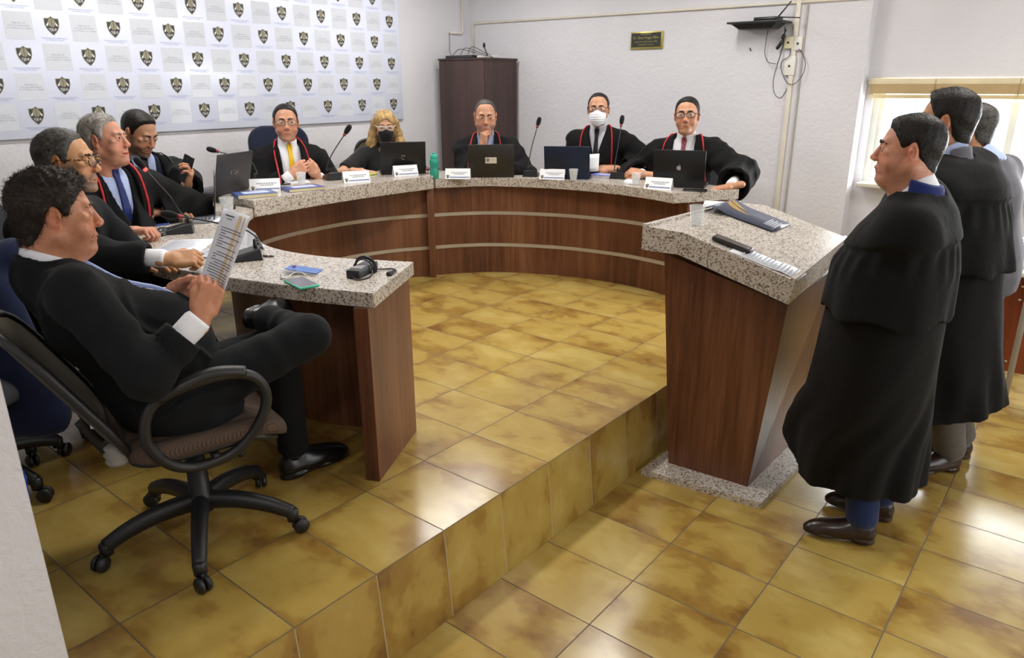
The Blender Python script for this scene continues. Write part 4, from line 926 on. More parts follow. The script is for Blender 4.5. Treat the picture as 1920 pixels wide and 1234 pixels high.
def cast_back():
    # yellow tie
    p = seated('person in black robe with red cords and a bright yellow tie, hands folded', (536, 230), 5.2, 1.08, 122, 112, tone='#c49276', tilt=.0)
    p.head(colors=dict(stubble=.25), jaw=1.05).eyes((-.2, 1, 0)).brows(HB).hair(HB, n=1800, ln=.010, quiff=.002, top=.0, thick=.006, amp=.003, freq=45., recede=.010)
    W = onz(574, 325, .84); W2 = onz(587, 323, .84); a, b_ = W-az(112)*.02-p.r*(-.02), W2
    p.arm('R', W-az(25)*.09-az(112)*.02, (-.3, -1, -1)).arm('L', W2+az(25)*.035-az(112)*.03+Z3*-.03, (.0, 1, -1))
    p.hand('R', az(30)+Z3*.55, -az(25)*.3+az(112)+Z3*.2, curl=(.75, .8, .85, .9), thumb=(.4, .1, .4)).hand('L', -az(25)*.55+Z3*.85-az(112)*.1, az(112), curl=(.8, .85, .9, .95), thumb=(.3, .1, .4))
    p.core().shirt(WHITE).tie(fabric('tie_yellow', '#e9bd16', .5, 300, .05), w=.044).robe(v=(.070, .060, .42, .050), cut=.075, sl=(.074, .082, .076)).cord(RED, xs=(.070, .105, .118, .112, .105), vs=(-.05, .04, .14, .25, .37))
    p.glasses(simple('frame_dark', '#2a2522', .35), rim=.0013).finish(); simple_legs(p); ring(p, 'R')
    # woman with mask
    p = seated('woman with long blonde hair, white glasses and black face mask behind a laptop', (722, 237), 5.95, 1.03, 128, 120, tone='#d0a183', tilt=-.12, fwdn=.02)
    p.head(neck=.88).eyes((0, 1, -.4)).brows(HD, .0028); longhair(p)
    W = onz(682, 322, .80); p.arm('R', W-az(100)*.03, (-.6, -1, -.6)).arm('L', onz(760, 318, .80)-az(120)*.05, (.4, 1, -.8))
    p.hand('R', az(60)-Z3*.1, Z3, curl=(.5, .55, .6, .65), thumb=(.5, .2, .3)).hand('L', az(150), Z3, curl=(.4, .4, .4, .4))
    p.core()
    blouse = fabric('blouse_black', '#141516', .8, 450)
    T = p.torso(.018, .03, .98); p.robe_f = T; vc = p.vcut(.075, .045, .14, low=.0, round_=.056); sl = [arm_short(p, k) for k in 'RL']
    def f(P):
        d = T(P)
        for g in sl: d = smin(d, g(P), .025)
        return smax(d+.004*wob(P, 20., 2, 3), -vc(P), .005)
    p.garment('blouse', blouse, f, h=.009); barearm(p)
    p.glasses(simple('frame_white', '#e2ddd6', .35), rim=.0024, w=.026, hgt=.016).mask(fabric('mask_black', '#0e0e10', .8, 500), simple('loop_black', '#101010', .8)).finish(); simple_legs(p)
    # hand at chin
    p = seated('person in black robe resting his chin on one hand behind a laptop', (910, 219), 5.8, 1.10, 137, 142, lean=.14, tone='#c49478', tilt=-.12, fwdn=.05)
    p.head(colors=dict(stubble=.45, beard=(.20, .17, .15)), fat=.45, jaw=1.02, brow=1.1).eyes((-.45, 1, .1)).brows(HD).hair(HSP, n=500, ln=.005, thick=.003, recede=.034)
    ch = p.hp+p.R@V3(.012, .10, -.105)*p.sc; El = ony(868, 318, 3.62); El = onz(872, 318, .79)
    p.arm('R', ch+V3(-.01, -.01, -.095)*1.0, (-.5, -.3, -1)); p.arm('L', onz(905, 318, .80)+V3(.02, .10, 0), (.8, .1, -.6))
    p.hand('R', V3(.12, .0, 1), -az(142)*.2+az(52)*-.9+az(142)*.8, curl=(1.0, 1.15, 1.2, 1.25), thumb=(.35, .2, .5)).hand('L', az(240), Z3, curl=(.3, .35, .4, .45))
    p.core().shirt(LBLUE, cuffs='R').tie(fabric('tie_maroon', '#4a0f1c', .5, 300)).robe(v=(.060, .055, .40, .045), cut=.085, sag=.06, wid=1.02, sl=(.076, .084, .080)).cord(RED, xs=(.080, .108, .118, .112, .105), vs=(-.055, .03, .13, .24, .36)).finish(); simple_legs(p)
    # white mask
    p = seated('person in black robe with white face mask, dark glasses and black tie', (1122, 205), 5.75, 1.06, 152, 158, tone='#bf8f72', roll=.02)
    p.head(jaw=.95).eyes((.25, 1, .0)).brows(HB).hair(HB, n=500, ln=.006, thick=.006, recede=.022, crown=.003)
    p.arm('R', onz(1118, 316, .80)+V3(.10, .03, 0), (-1, .2, -.8)).arm('L', onz(1140, 318, .80)+V3(.05, .08, 0), (1, .2, -.8))
    p.hand('R', V3(-1, -.15, .0), V3(.0, -.5, .8), curl=(.7, .75, .8, .85), thumb=(.4, .2, .5)).hand('L', V3(-1, -.3, 0), V3(0, -.6, .8), curl=(.7, .7, .8, .9))
    p.core().shirt(fabric('shirt_grey', '#c9cad2', .8, 600, .04), cuffs='').tie(fabric('tie_black', '#101012', .5, 300), w=.036).robe(v=(.064, .030, .22, .0), wid=1.0, sl=(.076, .086, .082)).cord(RED, xs=(.082, .115, .122, .12, .105), vs=(-.05, .05, .17, .29, .42))
    p.glasses(simple('frame_dark', '#2a2522', .35), rim=.0017, w=.025, hgt=.0155).mask(fabric('mask_white', '#e4e6ea', .8, 500, .02), simple('loop_white', '#dddddd', .8)).finish(); simple_legs(p)
    # red striped tie
    p = seated('person in wide black robe with red striped tie behind the black laptop, one arm out', (1288, 217), 5.3, 1.10, 159, 165, tone='#bd8c6e', roll=.03, tilt=.04)
    p.head(colors=dict(stubble=.2), fat=.15, lip=1.15).eyes((-.05, 1, .0)).brows(HB, .0042).hair(HB, n=1800, ln=.010, quiff=.004, top=.002, thick=.006, amp=.003, freq=45., recede=.009)
    p.arm('R', onz(1197, 326, .80)+V3(.02, .03, 0), (-1, .3, -.7)).arm('L', onz(1366, 350, .775)+V3(.0, .03, 0), (1, .3, -.4))
    p.hand('R', V3(-.85, -.45, .15), V3(.1, -.5, .8), curl=(.9, .95, 1.0, 1.0), thumb=(.4, .2, .5)).hand('L', V3(-.5, -.6, -.1), Z3, curl=(.5, .55, .6, .6))
    p.core().shirt(WHITE).tie(stripe_tie(), w=.042).robe(v=(.072, .068, .44, .062), wid=1.06, sl=(.080, .098, .098), cut=.07, sag=.06, folds=.009).cord(RED, xs=(.085, .130, .150, .155, .145), vs=(-.05, .05, .17, .30, .44), tassel=True)
    p.glasses(simple('frame_black', '#151414', .3), rim=.0021, w=.0265, hgt=.0165).finish(); simple_legs(p)

def ring(p, k):
    M = p.handM[k]@np.array(Matrix.Translation((.0095*-1*-1, .112, -.008)))@np.array(Matrix.Rotation(PI/2-.4, 4, 'X')); mb = MB(); a = np.linspace(0, 2*PI, 14, endpoint=False)
    mb.tube([(.0100*math.cos(t), .0100*math.sin(t), 0) for t in a], .0016, simple('gold_ring', '#c9a75c', .25, .9), 6, M, closed=True); mb.build('ring', None, p.t)
def stripe_tie():
    m, nt, b = newmat('tie_red_stripe'); w = nt.nodes.new('ShaderNodeTexWave'); w.inputs['Scale'].default_value = 16; w.inputs['Distortion'].default_value = 0; w.bands_direction = 'DIAGONAL'
    L(nt, coord(nt), w.inputs[0]); r = ramp(nt, w.outputs[1], [(.0, rgb('#8e1a2c')), (.75, rgb('#8e1a2c')), (.8, rgb('#6c5a78'))]); r.color_ramp.interpolation = 'CONSTANT'; L(nt, r.outputs[0], b.inputs['Base Color']); b.inputs['Roughness'].default_value = .5; return m
def arm_short(p, k):
    S, E = p.S[k], p.E[k]; c = p.sc; e = S+(E-S)*.80; ax = nrm(E-S).astype(F32); b_ = cap(S, E, .070*c, .068*c); ef = e.astype(F32)
    return lambda P: smax(b_(P), (P-ef)@ax, .004)
def barearm(p):
    c = p.sc; fs = []
    for k in 'RL': fs += [cap(p.S[k]+(p.E[k]-p.S[k])*.5, p.E[k], .056*c, .048*c), cap(p.E[k], p.W[k], .047*c, .026*c)]
    f = U(.02, *fs); P = np.array([*p.S.values(), *p.E.values(), *p.W.values()]); v = sdf_add(p.skin, f, P.min(0)-.08, P.max(0)+.08, .007, SKIN); p.col.append(np.tile(np.array(rgb(p.tone)[:3]), (len(v), 1)))
def longhair(p):
    sk = ell((0, -.018, .030), (.090, .106, .098)); locks = []
    for s in (1, -1):
        locks += chain([V3(s*.078, -.03, .02), V3(s*.094, -.03, -.06), V3(s*.112, -.01, -.13), V3(s*.105, .03, -.20), V3(s*.080, .06, -.245)], [.034, .036, .040, .036, .012]); locks.append(cap((s*.05, -.07, -.02), (s*.06, -.08, -.18), .05, .045))
    locks.append(cap((0, -.08, 0), (0, -.09, -.18), .06, .05)); g = U(.025, sk, *locks)
    facecut = U(.01, ell((0, .10, -.035), (.060, .095, .105)), cap((0, .13, -.1), (0, .12, -.3), .055))
    def f(P):
        d = g(P); x = np.arctan2(P[:, 0], P[:, 1]+.3); d = d+.0016*np.sin(x*70+7*wob(P, 9., 1, 2))+.004*wob(P, 30., 2, 2, (1, 1, .3)); part = .006*np.exp(-(((P[:, 0]-.012)/.006)**2))*(P[:, 2] > .09)
        return smax(d+part, -facecut(P), .008)
    mb = MB(); v, q = sdf_mesh(f, (-.17, -.17, -.28), (.17, .14, .15), .004); mb.add(v, q.tolist(), HBL, True, p.HM); nn = vnormals(v, q)
    strands(mb, v, nn, lambda q_: V3(q_[0]*2.0, -.05, -1), 2600, .05, .0007, HBL, p.HM, .35, .0, .12); mb.build('hair', None, p.t)

def cast_left():
    # phone
    p = seated('person in black robe and navy suit looking down at the phone in his hand', (262, 249), 4.3, 1.05, 72, 100, tone='#bd8d6e', tilt=-.48, lean=.05, fwdn=.06, neckdz=.145, h=.0030)
    p.head(colors=dict(stubble=.75, beard=(.06, .045, .035)), jaw=.98).eyes((0, 1, -.7)).brows(HB).hair(HB, n=1500, ln=.012, quiff=.004, top=.002, thick=.005, recede=.008, comb=lambda q: V3(.2, .5 if q[2] > .07 else -.4, .6 if q[2] > .07 else -.8))
    W = atd(352, 352, 4.05); p.arm('L', W, (.2, .9, -1)).arm('R', atd(318, 395, 3.95), (0, -1, -.7))
    p.hand('L', Z3*.9+az(100)*.35+az(10)*.25, az(60)*.2-az(100)*-.3+az(10)*.9, curl=(.75, .8, .85, .95), thumb=(.5, -.1, .5)).hand('R', az(70), Z3, curl=(.4, .5, .5, .6))
    p.core().shirt(LBLUE, cuffs='R').tie(fabric('tie_black', '#101012', .5, 300), w=.036, length=.40)
    J = p.torso(.014, .02); vj = p.vcut(.062, .036, .30, low=.0, round_=.062)
    p.garment('suit_jacket', NAVY, lambda P: smax(J(P)+.003*wob(P, 18., 2, 3), -vj(P), .004), h=.008)
    p.robe(v=(.085, .090, .46, .085), cut=.06, sl=(.074, .082, .074), folds=.008, round_=.075).cord(GREENC, xs=(.105, .13, .13, .125, .12), vs=(-.05, .05, .16, .27, .38), sides=(-1,), r=.0035)
    p.finish(); simple_legs(p); phone_in_hand(p)
    # silver haired
    p = seated('person with curly silver hair and red corded black robe speaking into the lit microphone', (198, 263), 3.6, 1.02, 52, 82, tone='#c08a70', tilt=.06, lean=.05, h=.0030)
    p.head(colors=dict(), fat=.35, nose=1.12, mouth=.004, old=.8, jaw=1.04).eyes((.1, 1, .1), '#4a3a2a').brows(hairmat('brow_grey', '#6b645c', '#8b847c'), .0038)
    p.hair(HG, n=2600, ln=.013, thick=.010, top=.003, amp=.0030, freq=75., recede=.012, curl=.004, jit=.9, lift=.4)
    p.arm('R', onz(248, 432, .795)+V3(-.0, -.0, 0), (-.3, -1, -.6)).arm('L', onz(277, 403, .80)+V3(-.03, .02, .0), (.4, .9, -.9))
    p.hand('R', V3(.85, .50, .04), V3(-.2, -.1, 1), curl=(1.0, 1.05, 1.1, 1.15), thumb=(.45, .1, .55)).hand('L', V3(.55, -.85, .0), V3(.6, .1, .9), curl=(1.1, 1.15, 1.2, 1.2), thumb=(.4, .1, .55))
    p.core().shirt(LBLUE, cuffs='').tie(fabric('tie_navy', '#1c2a66', .5, 300), w=.04, length=.36)
    J = p.torso(.014, .03); vj = p.vcut(.066, .040, .30, low=.0, round_=.062)
    p.garment('suit_jacket', SUIT, lambda P: smax(J(P)+.003*wob(P, 18., 2, 3), -vj(P), .004), h=.008)
    p.robe(v=(.085, .082, .46, .075), cut=.055, sl=(.074, .082, .072), folds=.008, round_=.078).cord(RED, xs=(.09, .105, .11, .105, .10), vs=(-.05, .05, .16, .28, .44), r=.0065)
    p.finish(); simple_legs(p)
    # tortoiseshell glasses
    p = seated('person with salt and pepper hair and tortoiseshell glasses, hands on the papers', (127, 303), 2.85, 1.02, 42, 62, tone='#b98a62', lean=.12, fwdn=.06, h=.0027, tilt=-.02)
    p.head(colors=dict(stubble=.8, beard=(.16, .14, .12)), nose=1.15, old=.6).eyes((.1, 1, -.1)).brows(HD, .0036)
    p.hair(HSP, n=3200, ln=.012, thick=.009, top=.000, recede=.012, r=.0006, amp=.0018)
    p.arm('R', onz(318, 490, .80)+V3(-.00, -.0, .01), (.2, -1, -.8)).arm('L', onz(252, 487, .785)+V3(.0, .02, 0), (-.3, .6, -1))
    p.hand('R', V3(.42, .86, -.04), V3(.55, -.45, .8), wl=.03, curl=(.85, .95, 1.05, 1.1), thumb=(.55, .25, .5)).hand('L', V3(.86, .45, -.04), V3(.0, -.1, 1), curl=(.22, .25, .28, .3), thumb=(.5, .1, .2))
    p.core().shirt(WHITE, cuffs='R', cl=.060)
    p.robe(mat=SUIT, name='suit_jacket', off=.018, cape=False, v=(.060, .040, .36, .0), cut=.075, sl=(.066, .064, .054), sag=0., folds=.006)
    w = MB(); W, E = p.W['L'], p.E['L']; ax = nrm(W-E); M = frame(W-ax*.03, lookR(ax, (0, 0, 1))@np.array(Matrix.Rotation(-PI/2, 3, 'X')))
    w.tube([(.031*math.cos(t), .026*math.sin(t), 0) for t in np.linspace(0, 2*PI, 22, endpoint=False)], .006, METALW, 8, M, closed=True); wt = w.build('wrist_watch', None, p.t)
    p.glasses(tortoise(), rim=.0026, w=.0255, hgt=.018).finish(); simple_legs(p)
def tortoise():
    m, nt, b = newmat('tortoiseshell'); n = N(nt, 'ShaderNodeTexNoise', Scale=110.0, Detail=2.0); L(nt, coord(nt), n.inputs['Vector']); r = ramp(nt, n.outputs[0], [(.42, rgb('#2a1210')), (.55, rgb('#6b3a20')), (.62, rgb('#c79a5a'))]); L(nt, r.outputs[0], b.inputs['Base Color']); b.inputs['Roughness'].default_value = .2; return m
def phone_in_hand(p):
    M = p.handM['L']@np.array(Matrix.Translation((.012, .085, -.030)))@np.array(Matrix.Rotation(-.15, 4, 'Z'))@np.array(Matrix.Rotation(.75, 4, 'Y'))
    o = V3(*M[:3, 3]); t = thing('smartphone', 'black smartphone held in the hand of the man looking down', 'phone', o)
    mb = MB(); mb.box((-.036, -.065, -.004), (.036, .080, .004), simple('phone_black', '#101114', .2), M, bev=.003); mb.build('case', None, t)
    mb = MB(); mb.box((-.033, -.060, -.0046), (.033, .075, -.0041), simple('screen_dark', '#1a1d24', .1), M); mb.build('screen', None, t)
    q = V3(*(M@np.array([0, -.066, 0, 1]))[:3]); mb = MB(); mb.tube(smooth_path([q, q-Z3*.03, q-Z3*.07+V3(.01, -.02, 0), V3(q[0]-.03, q[1]-.03, .80), V3(q[0]+.02, q[1]-.02, .751)], 6), .0022, simple('white_cable', '#d8d8d6', .5), 6)
    tag(mb.build('charging_cable'), 'thin white cable hanging from the held phone down to the bench', 'cable')

def zloft(rows, seed=0, amp=None):
    """rows: z, cx, cy, a front, a back, b, azimuth of the front; closed vertical cloth body"""
    A = np.array(rows, float); A = A[np.argsort(A[:, 0])]
    def f(P):
        z = P[:, 2]; g = lambda i: np.interp(z, A[:, 0], A[:, i]); cx, cy, af, ab, b_, azm = [g(i) for i in range(1, 7)]; a_ = np.radians(azm)
        fx, fy = np.sin(a_), np.cos(a_); dx, dy = P[:, 0]-cx, P[:, 1]-cy; u = dx*fx+dy*fy; w = dx*fy-dy*fx
        t = sstep(-.06, .06, u); a = ab*(1-t)+af*t; k = np.sqrt((u/a)**2+(w/b_)**2)+1e-6; ang = np.arctan2(w, u)
        am = (amp(z) if amp else 0)
        fo = am*(np.sin(ang*7+seed+2.5*np.sin(z*2.2+seed))*.6+.3*np.sin(ang*13+2*seed+1.5*np.sin(z*3)))
        return smax((k-1)*np.minimum(np.minimum(a, b_), .3)*.9+fo, z-A[-1, 0], .03)
    return f
def standing(p, rows, cape_rows, hem, capehem, legs_, shoes, trm, folds=.012, near='L', name='gown', band=True):
    """long gown with elbow length shoulder cape"""
    pass

def cast_right():
    # ---- front lawyer
    hp = atd(1702, 282, 2.50); p = Person('person with short black hair in long black gown standing at the lectern, nearest the camera', hp, az(-105), az(-98), hp+V3(.055, .0, -.150), V3(1.00, 2.0, .60), .98, .02, 0, '#c28b72', base=(1.0, 2.05, H), h=.0026, shw=.185)
    p.head(colors=dict(stubble=.22), fat=1.0, jaw=1.12, nose=.95, chin=.96, neck=1.12, lip=1.1).eyes((0, 1, 0)).brows(HB, .0042)
    p.hair(HB, n=3000, ln=.010, quiff=.005, top=.003, thick=.008, line=[(-.13, -.095), (-.07, -.085), (-.040, -.055), (-.028, .006), (-.012, .030), (.006, .018), (.018, .000), (.026, .004), (.036, .034), (.050, .058), (.066, .074), (.10, .086)], comb=lambda q: V3(0, .5 if q[2] > .07 else -.1, .15 if q[2] > .07 else -.9))
    p.arm('L', V3(.93, 1.84, .46), (.6, -.1, -1)).arm('R', V3(.90, 2.12, .46), (.6, .1, -1))
    p.hand('L', az(-90)+Z3*-.2, V3(0, -1, .3), curl=(.5, .6, .6, .7)).hand('R', az(-90), V3(0, 1, .3), curl=(.5, .6, .6, .7))
    p.core().shirt(WHITE, cuffs='', wid=1.1, neckr=.070, h=.006)
    J = p.torso(.016, .05, 1.1); nb = p.N; colr = cap(nb-Z3*.03, nb+Z3*.085+V3(-.01, 0, 0), .088, .072); ax = np.array([.28, 0, .96], F32)
    p.garment('suit_jacket', fabric('suit_royal_navy', '#1b2a66', .8, 450, .08), lambda P: smin(J(P), smax(smax(colr(P), (P-(nb+Z3*.045).astype(F32))@ax-.012, .003), -.02-(P[:, 0]-nb[0])-.0, .003), .012), h=.007)
    rows = [(1.02, 1.02, 1.96, .10, .10, .15, -98), (.95, 1.01, 1.965, .15, .14, .225, -98), (.80, .99, 1.97, .205, .185, .25, -98), (.62, .98, 1.98, .215, .195, .255, -98), (.45, .96, 2.0, .215, .215, .255, -98), (.28, .955, 2.03, .235, .22, .26, -84), (.12, .95, 2.06, .31, .225, .255, -62), (.0, .95, 2.08, .35, .23, .25, -56), (-.15, .96, 2.09, .34, .23, .235, -54)]
    B_ = zloft(rows, 1, lambda z: .020*sstep(.5, -.1, z)); shoulders = U(.05, cap(p.S['L'], p.S['R'], .07, .07), cap(p.N-Z3*.03, p.S['L']-Z3*.01, .066, .07), cap(p.N-Z3*.03, p.S['R']-Z3*.01, .066, .07)); nk = cap(p.N-Z3*.01, p.N+Z3*.3, .086)
    nk2 = p.vcut(.07, .05, .3, .0, .086); inner = zloft([(r[0], r[1], r[2], r[3]-.02, r[4]-.02, r[5]-.02, r[6]) for r in rows], 1, lambda z: .020*sstep(.5, -.1, z))
    hd = nrm(V3(-.75, .6, 0)).astype(F32)
    def gown(P):
        d = smin(B_(P), shoulders(P), .06); q = P-V3(.9, 2.05, 0).astype(F32); hem = -.105+1.1*np.clip((q@hd)-.09, 0, 1)+.012*np.sin(P[:, 0]*14)
        d = smax(d, hem-P[:, 2], .004); d = smax(d, -nk(P), .01)
        return d+.004*wob(P, 14., 4, 2, (1, 1, .3))
    p.garment('gown', BLACK, gown, h=.009, ex=.3, extra=[(.55, 1.7, -.3), (1.35, 2.5, -.3)], zmin=-.30)
    crow = [(1.02, 1.02, 1.965, .12, .12, .18, -98), (.95, 1.01, 1.965, .165, .155, .25, -98), (.82, .995, 1.965, .22, .195, .28, -98), (.68, .985, 1.965, .225, .205, .300, -98), (.55, .98, 1.96, .225, .22, .325, -98), (.30, .98, 1.955, .235, .23, .34, -98)]
    CB = zloft(crow, 2, lambda z: .011*sstep(.95, .45, z)); CI = zloft([(r[0], r[1], r[2], r[3]-.014, r[4]-.014, r[5]-.014, r[6]) for r in crow], 2, lambda z: .011*sstep(.95, .45, z))
    def cape(P):
        d = smin(CB(P), U(.05, cap(p.S['L'], p.S['R'], .084, .084), cap(p.N-Z3*.03, p.S['L']-Z3*.01, .074, .084), cap(p.N-Z3*.03, p.S['R']-Z3*.01, .074, .084))(P), .05); q = P-V3(1.0, 1.96, 0).astype(F32); hem = .655+.012*np.sin(np.arctan2(q[:, 1], q[:, 0])*7)
        d = smax(d, hem-P[:, 2], .004); d = smax(d, -nk(P), .008)
        zs = .925-.10*np.abs(q[:, 0])+.02*np.sin(q[:, 0]*9); d = d-.009*sstep(-.003, .003, P[:, 2]-zs)+.0035*np.sin(np.arctan2(q[:, 1], q[:, 0])*21+2*wob(P, 5., 1, 1))*sstep(.0, -.03, P[:, 2]-zs)*sstep(-.16, -.03, P[:, 2]-zs)
        return d+.009*wob(P, 11., 5, 2, (1, 1, .22))
    p.garment('shoulder_cape', BLACK, cape, h=.009, ex=.3, extra=[(.6, 1.65, .4), (1.35, 2.5, .4)], zmin=.52)
    # flat yoke band over the shoulders
    kn = [V3(1.0, 2.16, .12), V3(.98, 1.97, .12)]; an = [V3(1.03, 2.20, H+.10), V3(1.03, 1.955, H+.10)]; an = [V3(1.035, 2.185, H+.10), V3(1.02, 1.955, H+.10)]
    p.legs(kn, an, BLUET, SHOEB, [az(-95), az(-112)], h=.009, r=(.10, .075, .072, .064), shoe_h=.004); p.finish()
    # ---- second lawyer
    hp = atd(1772, 229, 3.02); p = Person('person in long black gown and grey trousers standing behind the front lawyer', hp, az(-91), az(-80), hp+V3(.05, -.01, -.155), V3(1.07, 2.71, .62), 1.05, .0, 0, '#b5835f', base=(1.15, 2.75, H), h=.003, shw=.185)
    p.head(colors=dict(stubble=.45), jaw=1.0).eyes().brows(HB, .004).hair(HB, n=2600, ln=.012, quiff=.008, top=.008, thick=.008, comb=lambda q: V3(0, .5 if q[2] > .07 else -.1, .3 if q[2] > .07 else -.9))
    p.arm('L', V3(.98, 2.62, .60), (.3, .3, -1)).arm('R', V3(.98, 2.80, .60), (.3, -.3, -1)); p.hand('L', az(-90), V3(0, -1, .3)).hand('R', az(-90), V3(0, 1, .3))
    p.core().shirt(LBLUE, cuffs='', neckr=.066)
    J = p.torso(.016, .02, 1.05); nb = p.N; colr = cap(nb-Z3*.03, nb+Z3*.085+V3(-.01, 0, 0), .084, .068); nbf = (nb+Z3*.035).astype(F32)
    p.garment('suit_jacket', GREYS, lambda P: smin(J(P), smax(smax(colr(P), (P-nbf)@np.array([-.30, .05, .95], F32)-.012, .003), -.0-(P[:, 0]-nb[0]), .003), .012), h=.007)
    rows = [(1.12, 1.04, 2.69, .10, .10, .12, -80), (1.04, 1.05, 2.69, .14, .14, .22, -80), (.88, 1.06, 2.69, .18, .18, .25, -80), (.6, 1.07, 2.71, .19, .195, .26, -80), (.3, 1.09, 2.76, .21, .22, .28, -80), (.0, 1.12, 2.83, .24, .25, .32, -80), (-.2, 1.13, 2.86, .26, .28, .34, -80)]
    B2 = zloft(rows, 3, lambda z: .022*sstep(.5, -.1, z)); I2 = zloft([(r[0], r[1], r[2], r[3]-.02, r[4]-.02, r[5]-.02, r[6]) for r in rows], 3, lambda z: .022*sstep(.5, -.1, z)); nk_2 = cap(p.N, p.N+Z3*.3, .082)
    SH = U(.05, cap(p.S['L'], p.S['R'], .07, .07), cap(p.N-Z3*.03, p.S['L']-Z3*.01, .064, .07), cap(p.N-Z3*.03, p.S['R']-Z3*.01, .064, .07))
    def gown2(P):
        d = smin(B2(P), SH(P), .06); d = smax(d, .0+.25*np.clip(P[:, 0]-1.15, -1, 1)-P[:, 2], .004); return smax(d, -nk_2(P), .01)+.004*wob(P, 14., 4, 2, (1, 1, .3))
    p.garment('gown', BLACK, gown2, h=.011, ex=.3, extra=[(.75, 2.3, -.2), (1.55, 3.2, -.2)], zmin=-.25)
    crow = [(1.12, 1.04, 2.69, .11, .11, .17, -80), (1.04, 1.05, 2.69, .155, .155, .245, -80), (.90, 1.06, 2.69, .195, .19, .28, -80), (.74, 1.07, 2.69, .205, .215, .31, -80), (.5, 1.08, 2.69, .23, .24, .34, -80)]
    C2 = zloft(crow, 4, lambda z: .016*sstep(1.0, .5, z)); D2 = zloft([(r[0], r[1], r[2], r[3]-.014, r[4]-.014, r[5]-.014, r[6]) for r in crow], 4, lambda z: .016*sstep(1.0, .5, z))
    SH2 = U(.05, cap(p.S['L'], p.S['R'], .084, .084), cap(p.N-Z3*.03, p.S['L']-Z3*.01, .07, .084), cap(p.N-Z3*.03, p.S['R']-Z3*.01, .07, .084))
    def cape2(P):
        d = smin(C2(P), SH2(P), .05); q = P-V3(1.06, 2.69, 0).astype(F32); d = smax(d, .70+.008*np.sin(np.arctan2(q[:, 1], q[:, 0])*9)-P[:, 2], .004); d = smax(d, -nk_2(P), .008)
        zs = 1.0-.10*np.abs(q[:, 0]); d = d-.009*sstep(-.003, .003, P[:, 2]-zs)+.0035*np.sin(np.arctan2(q[:, 1], q[:, 0])*21+2*wob(P, 5., 2, 1))*sstep(.0, -.03, P[:, 2]-zs)*sstep(-.16, -.03, P[:, 2]-zs)
        return d+.009*wob(P, 11., 6, 2, (1, 1, .22))
    p.garment('shoulder_cape', BLACK, cape2, h=.010, ex=.3, extra=[(.8, 2.3, .6), (1.5, 3.2, .6)], zmin=.60)
    p.legs([V3(1.12, 2.86, .12), V3(1.13, 2.68, .12)], [V3(1.20, 3.02, H+.105), V3(1.19, 2.83, H+.105)], GREYT, SHOEB, [az(-105), az(-140)], h=.010, r=(.10, .075, .072, .066), shoe_h=.005); p.finish()
    # ---- third, grey suit
    hp = atd(1822, 240, 3.78); p = Person('person in light grey suit standing farthest back beside the window', hp, az(-82), az(-72), hp+V3(.10, -.02, -.150), V3(1.12, 3.62, .52), 1.0, -.02, 0, '#bb8a6a', base=(1.12, 3.6, H), h=.0035)
    p.head(colors=dict(stubble=.7)).eyes().brows(HD).hair(HSP, n=900, ln=.008, thick=.008, top=.004)
    p.arm('L', V3(1.16, 3.38, .47), (.5, -.5, -.6)).arm('R', V3(.98, 3.72, .50), (.3, .8, -.6)); p.hand('L', -Z3*.9+az(-72)*.3, V3(.2, -1, 0), curl=(.3, .35, .4, .45)).hand('R', -Z3*.9+az(-72)*.4, V3(0, 1, .2))
    p.core().shirt(LBLUE)
    T = p.torso(.022, .02, 1.04); SL = [p.sleeve(k, .078, .072, .058, cut=.03) for k in 'RL']; sk = cap(p.pel+Z3*.05, p.pel-Z3*.13, .165, .17, n=p.f, s=1.3); vj = p.vcut(.060, .036, .32, low=.0, round_=.064)
    def f(P):
        d = smin(T(P), sk(P), .04)
        for g in SL: d = smin(d, g(P), .02)
        d = smax(d, (p.pel[2]-.14)-P[:, 2], .006); return smax(d+.004*wob(P, 17., 2, 3), -vj(P), .004)
    p.garment('suit_jacket', GREYS, f, h=.010, ex=.22, zmin=p.pel[2]-.2)
    p.legs([V3(1.1, 3.72, .10), V3(1.12, 3.53, .10)], [V3(1.12, 3.74, H+.10), V3(1.13, 3.52, H+.10)], GREYS, SHOE, [az(-72), az(-80)], h=.012, shoe_h=.007, r=(.095, .072, .068, .06)); p.finish()
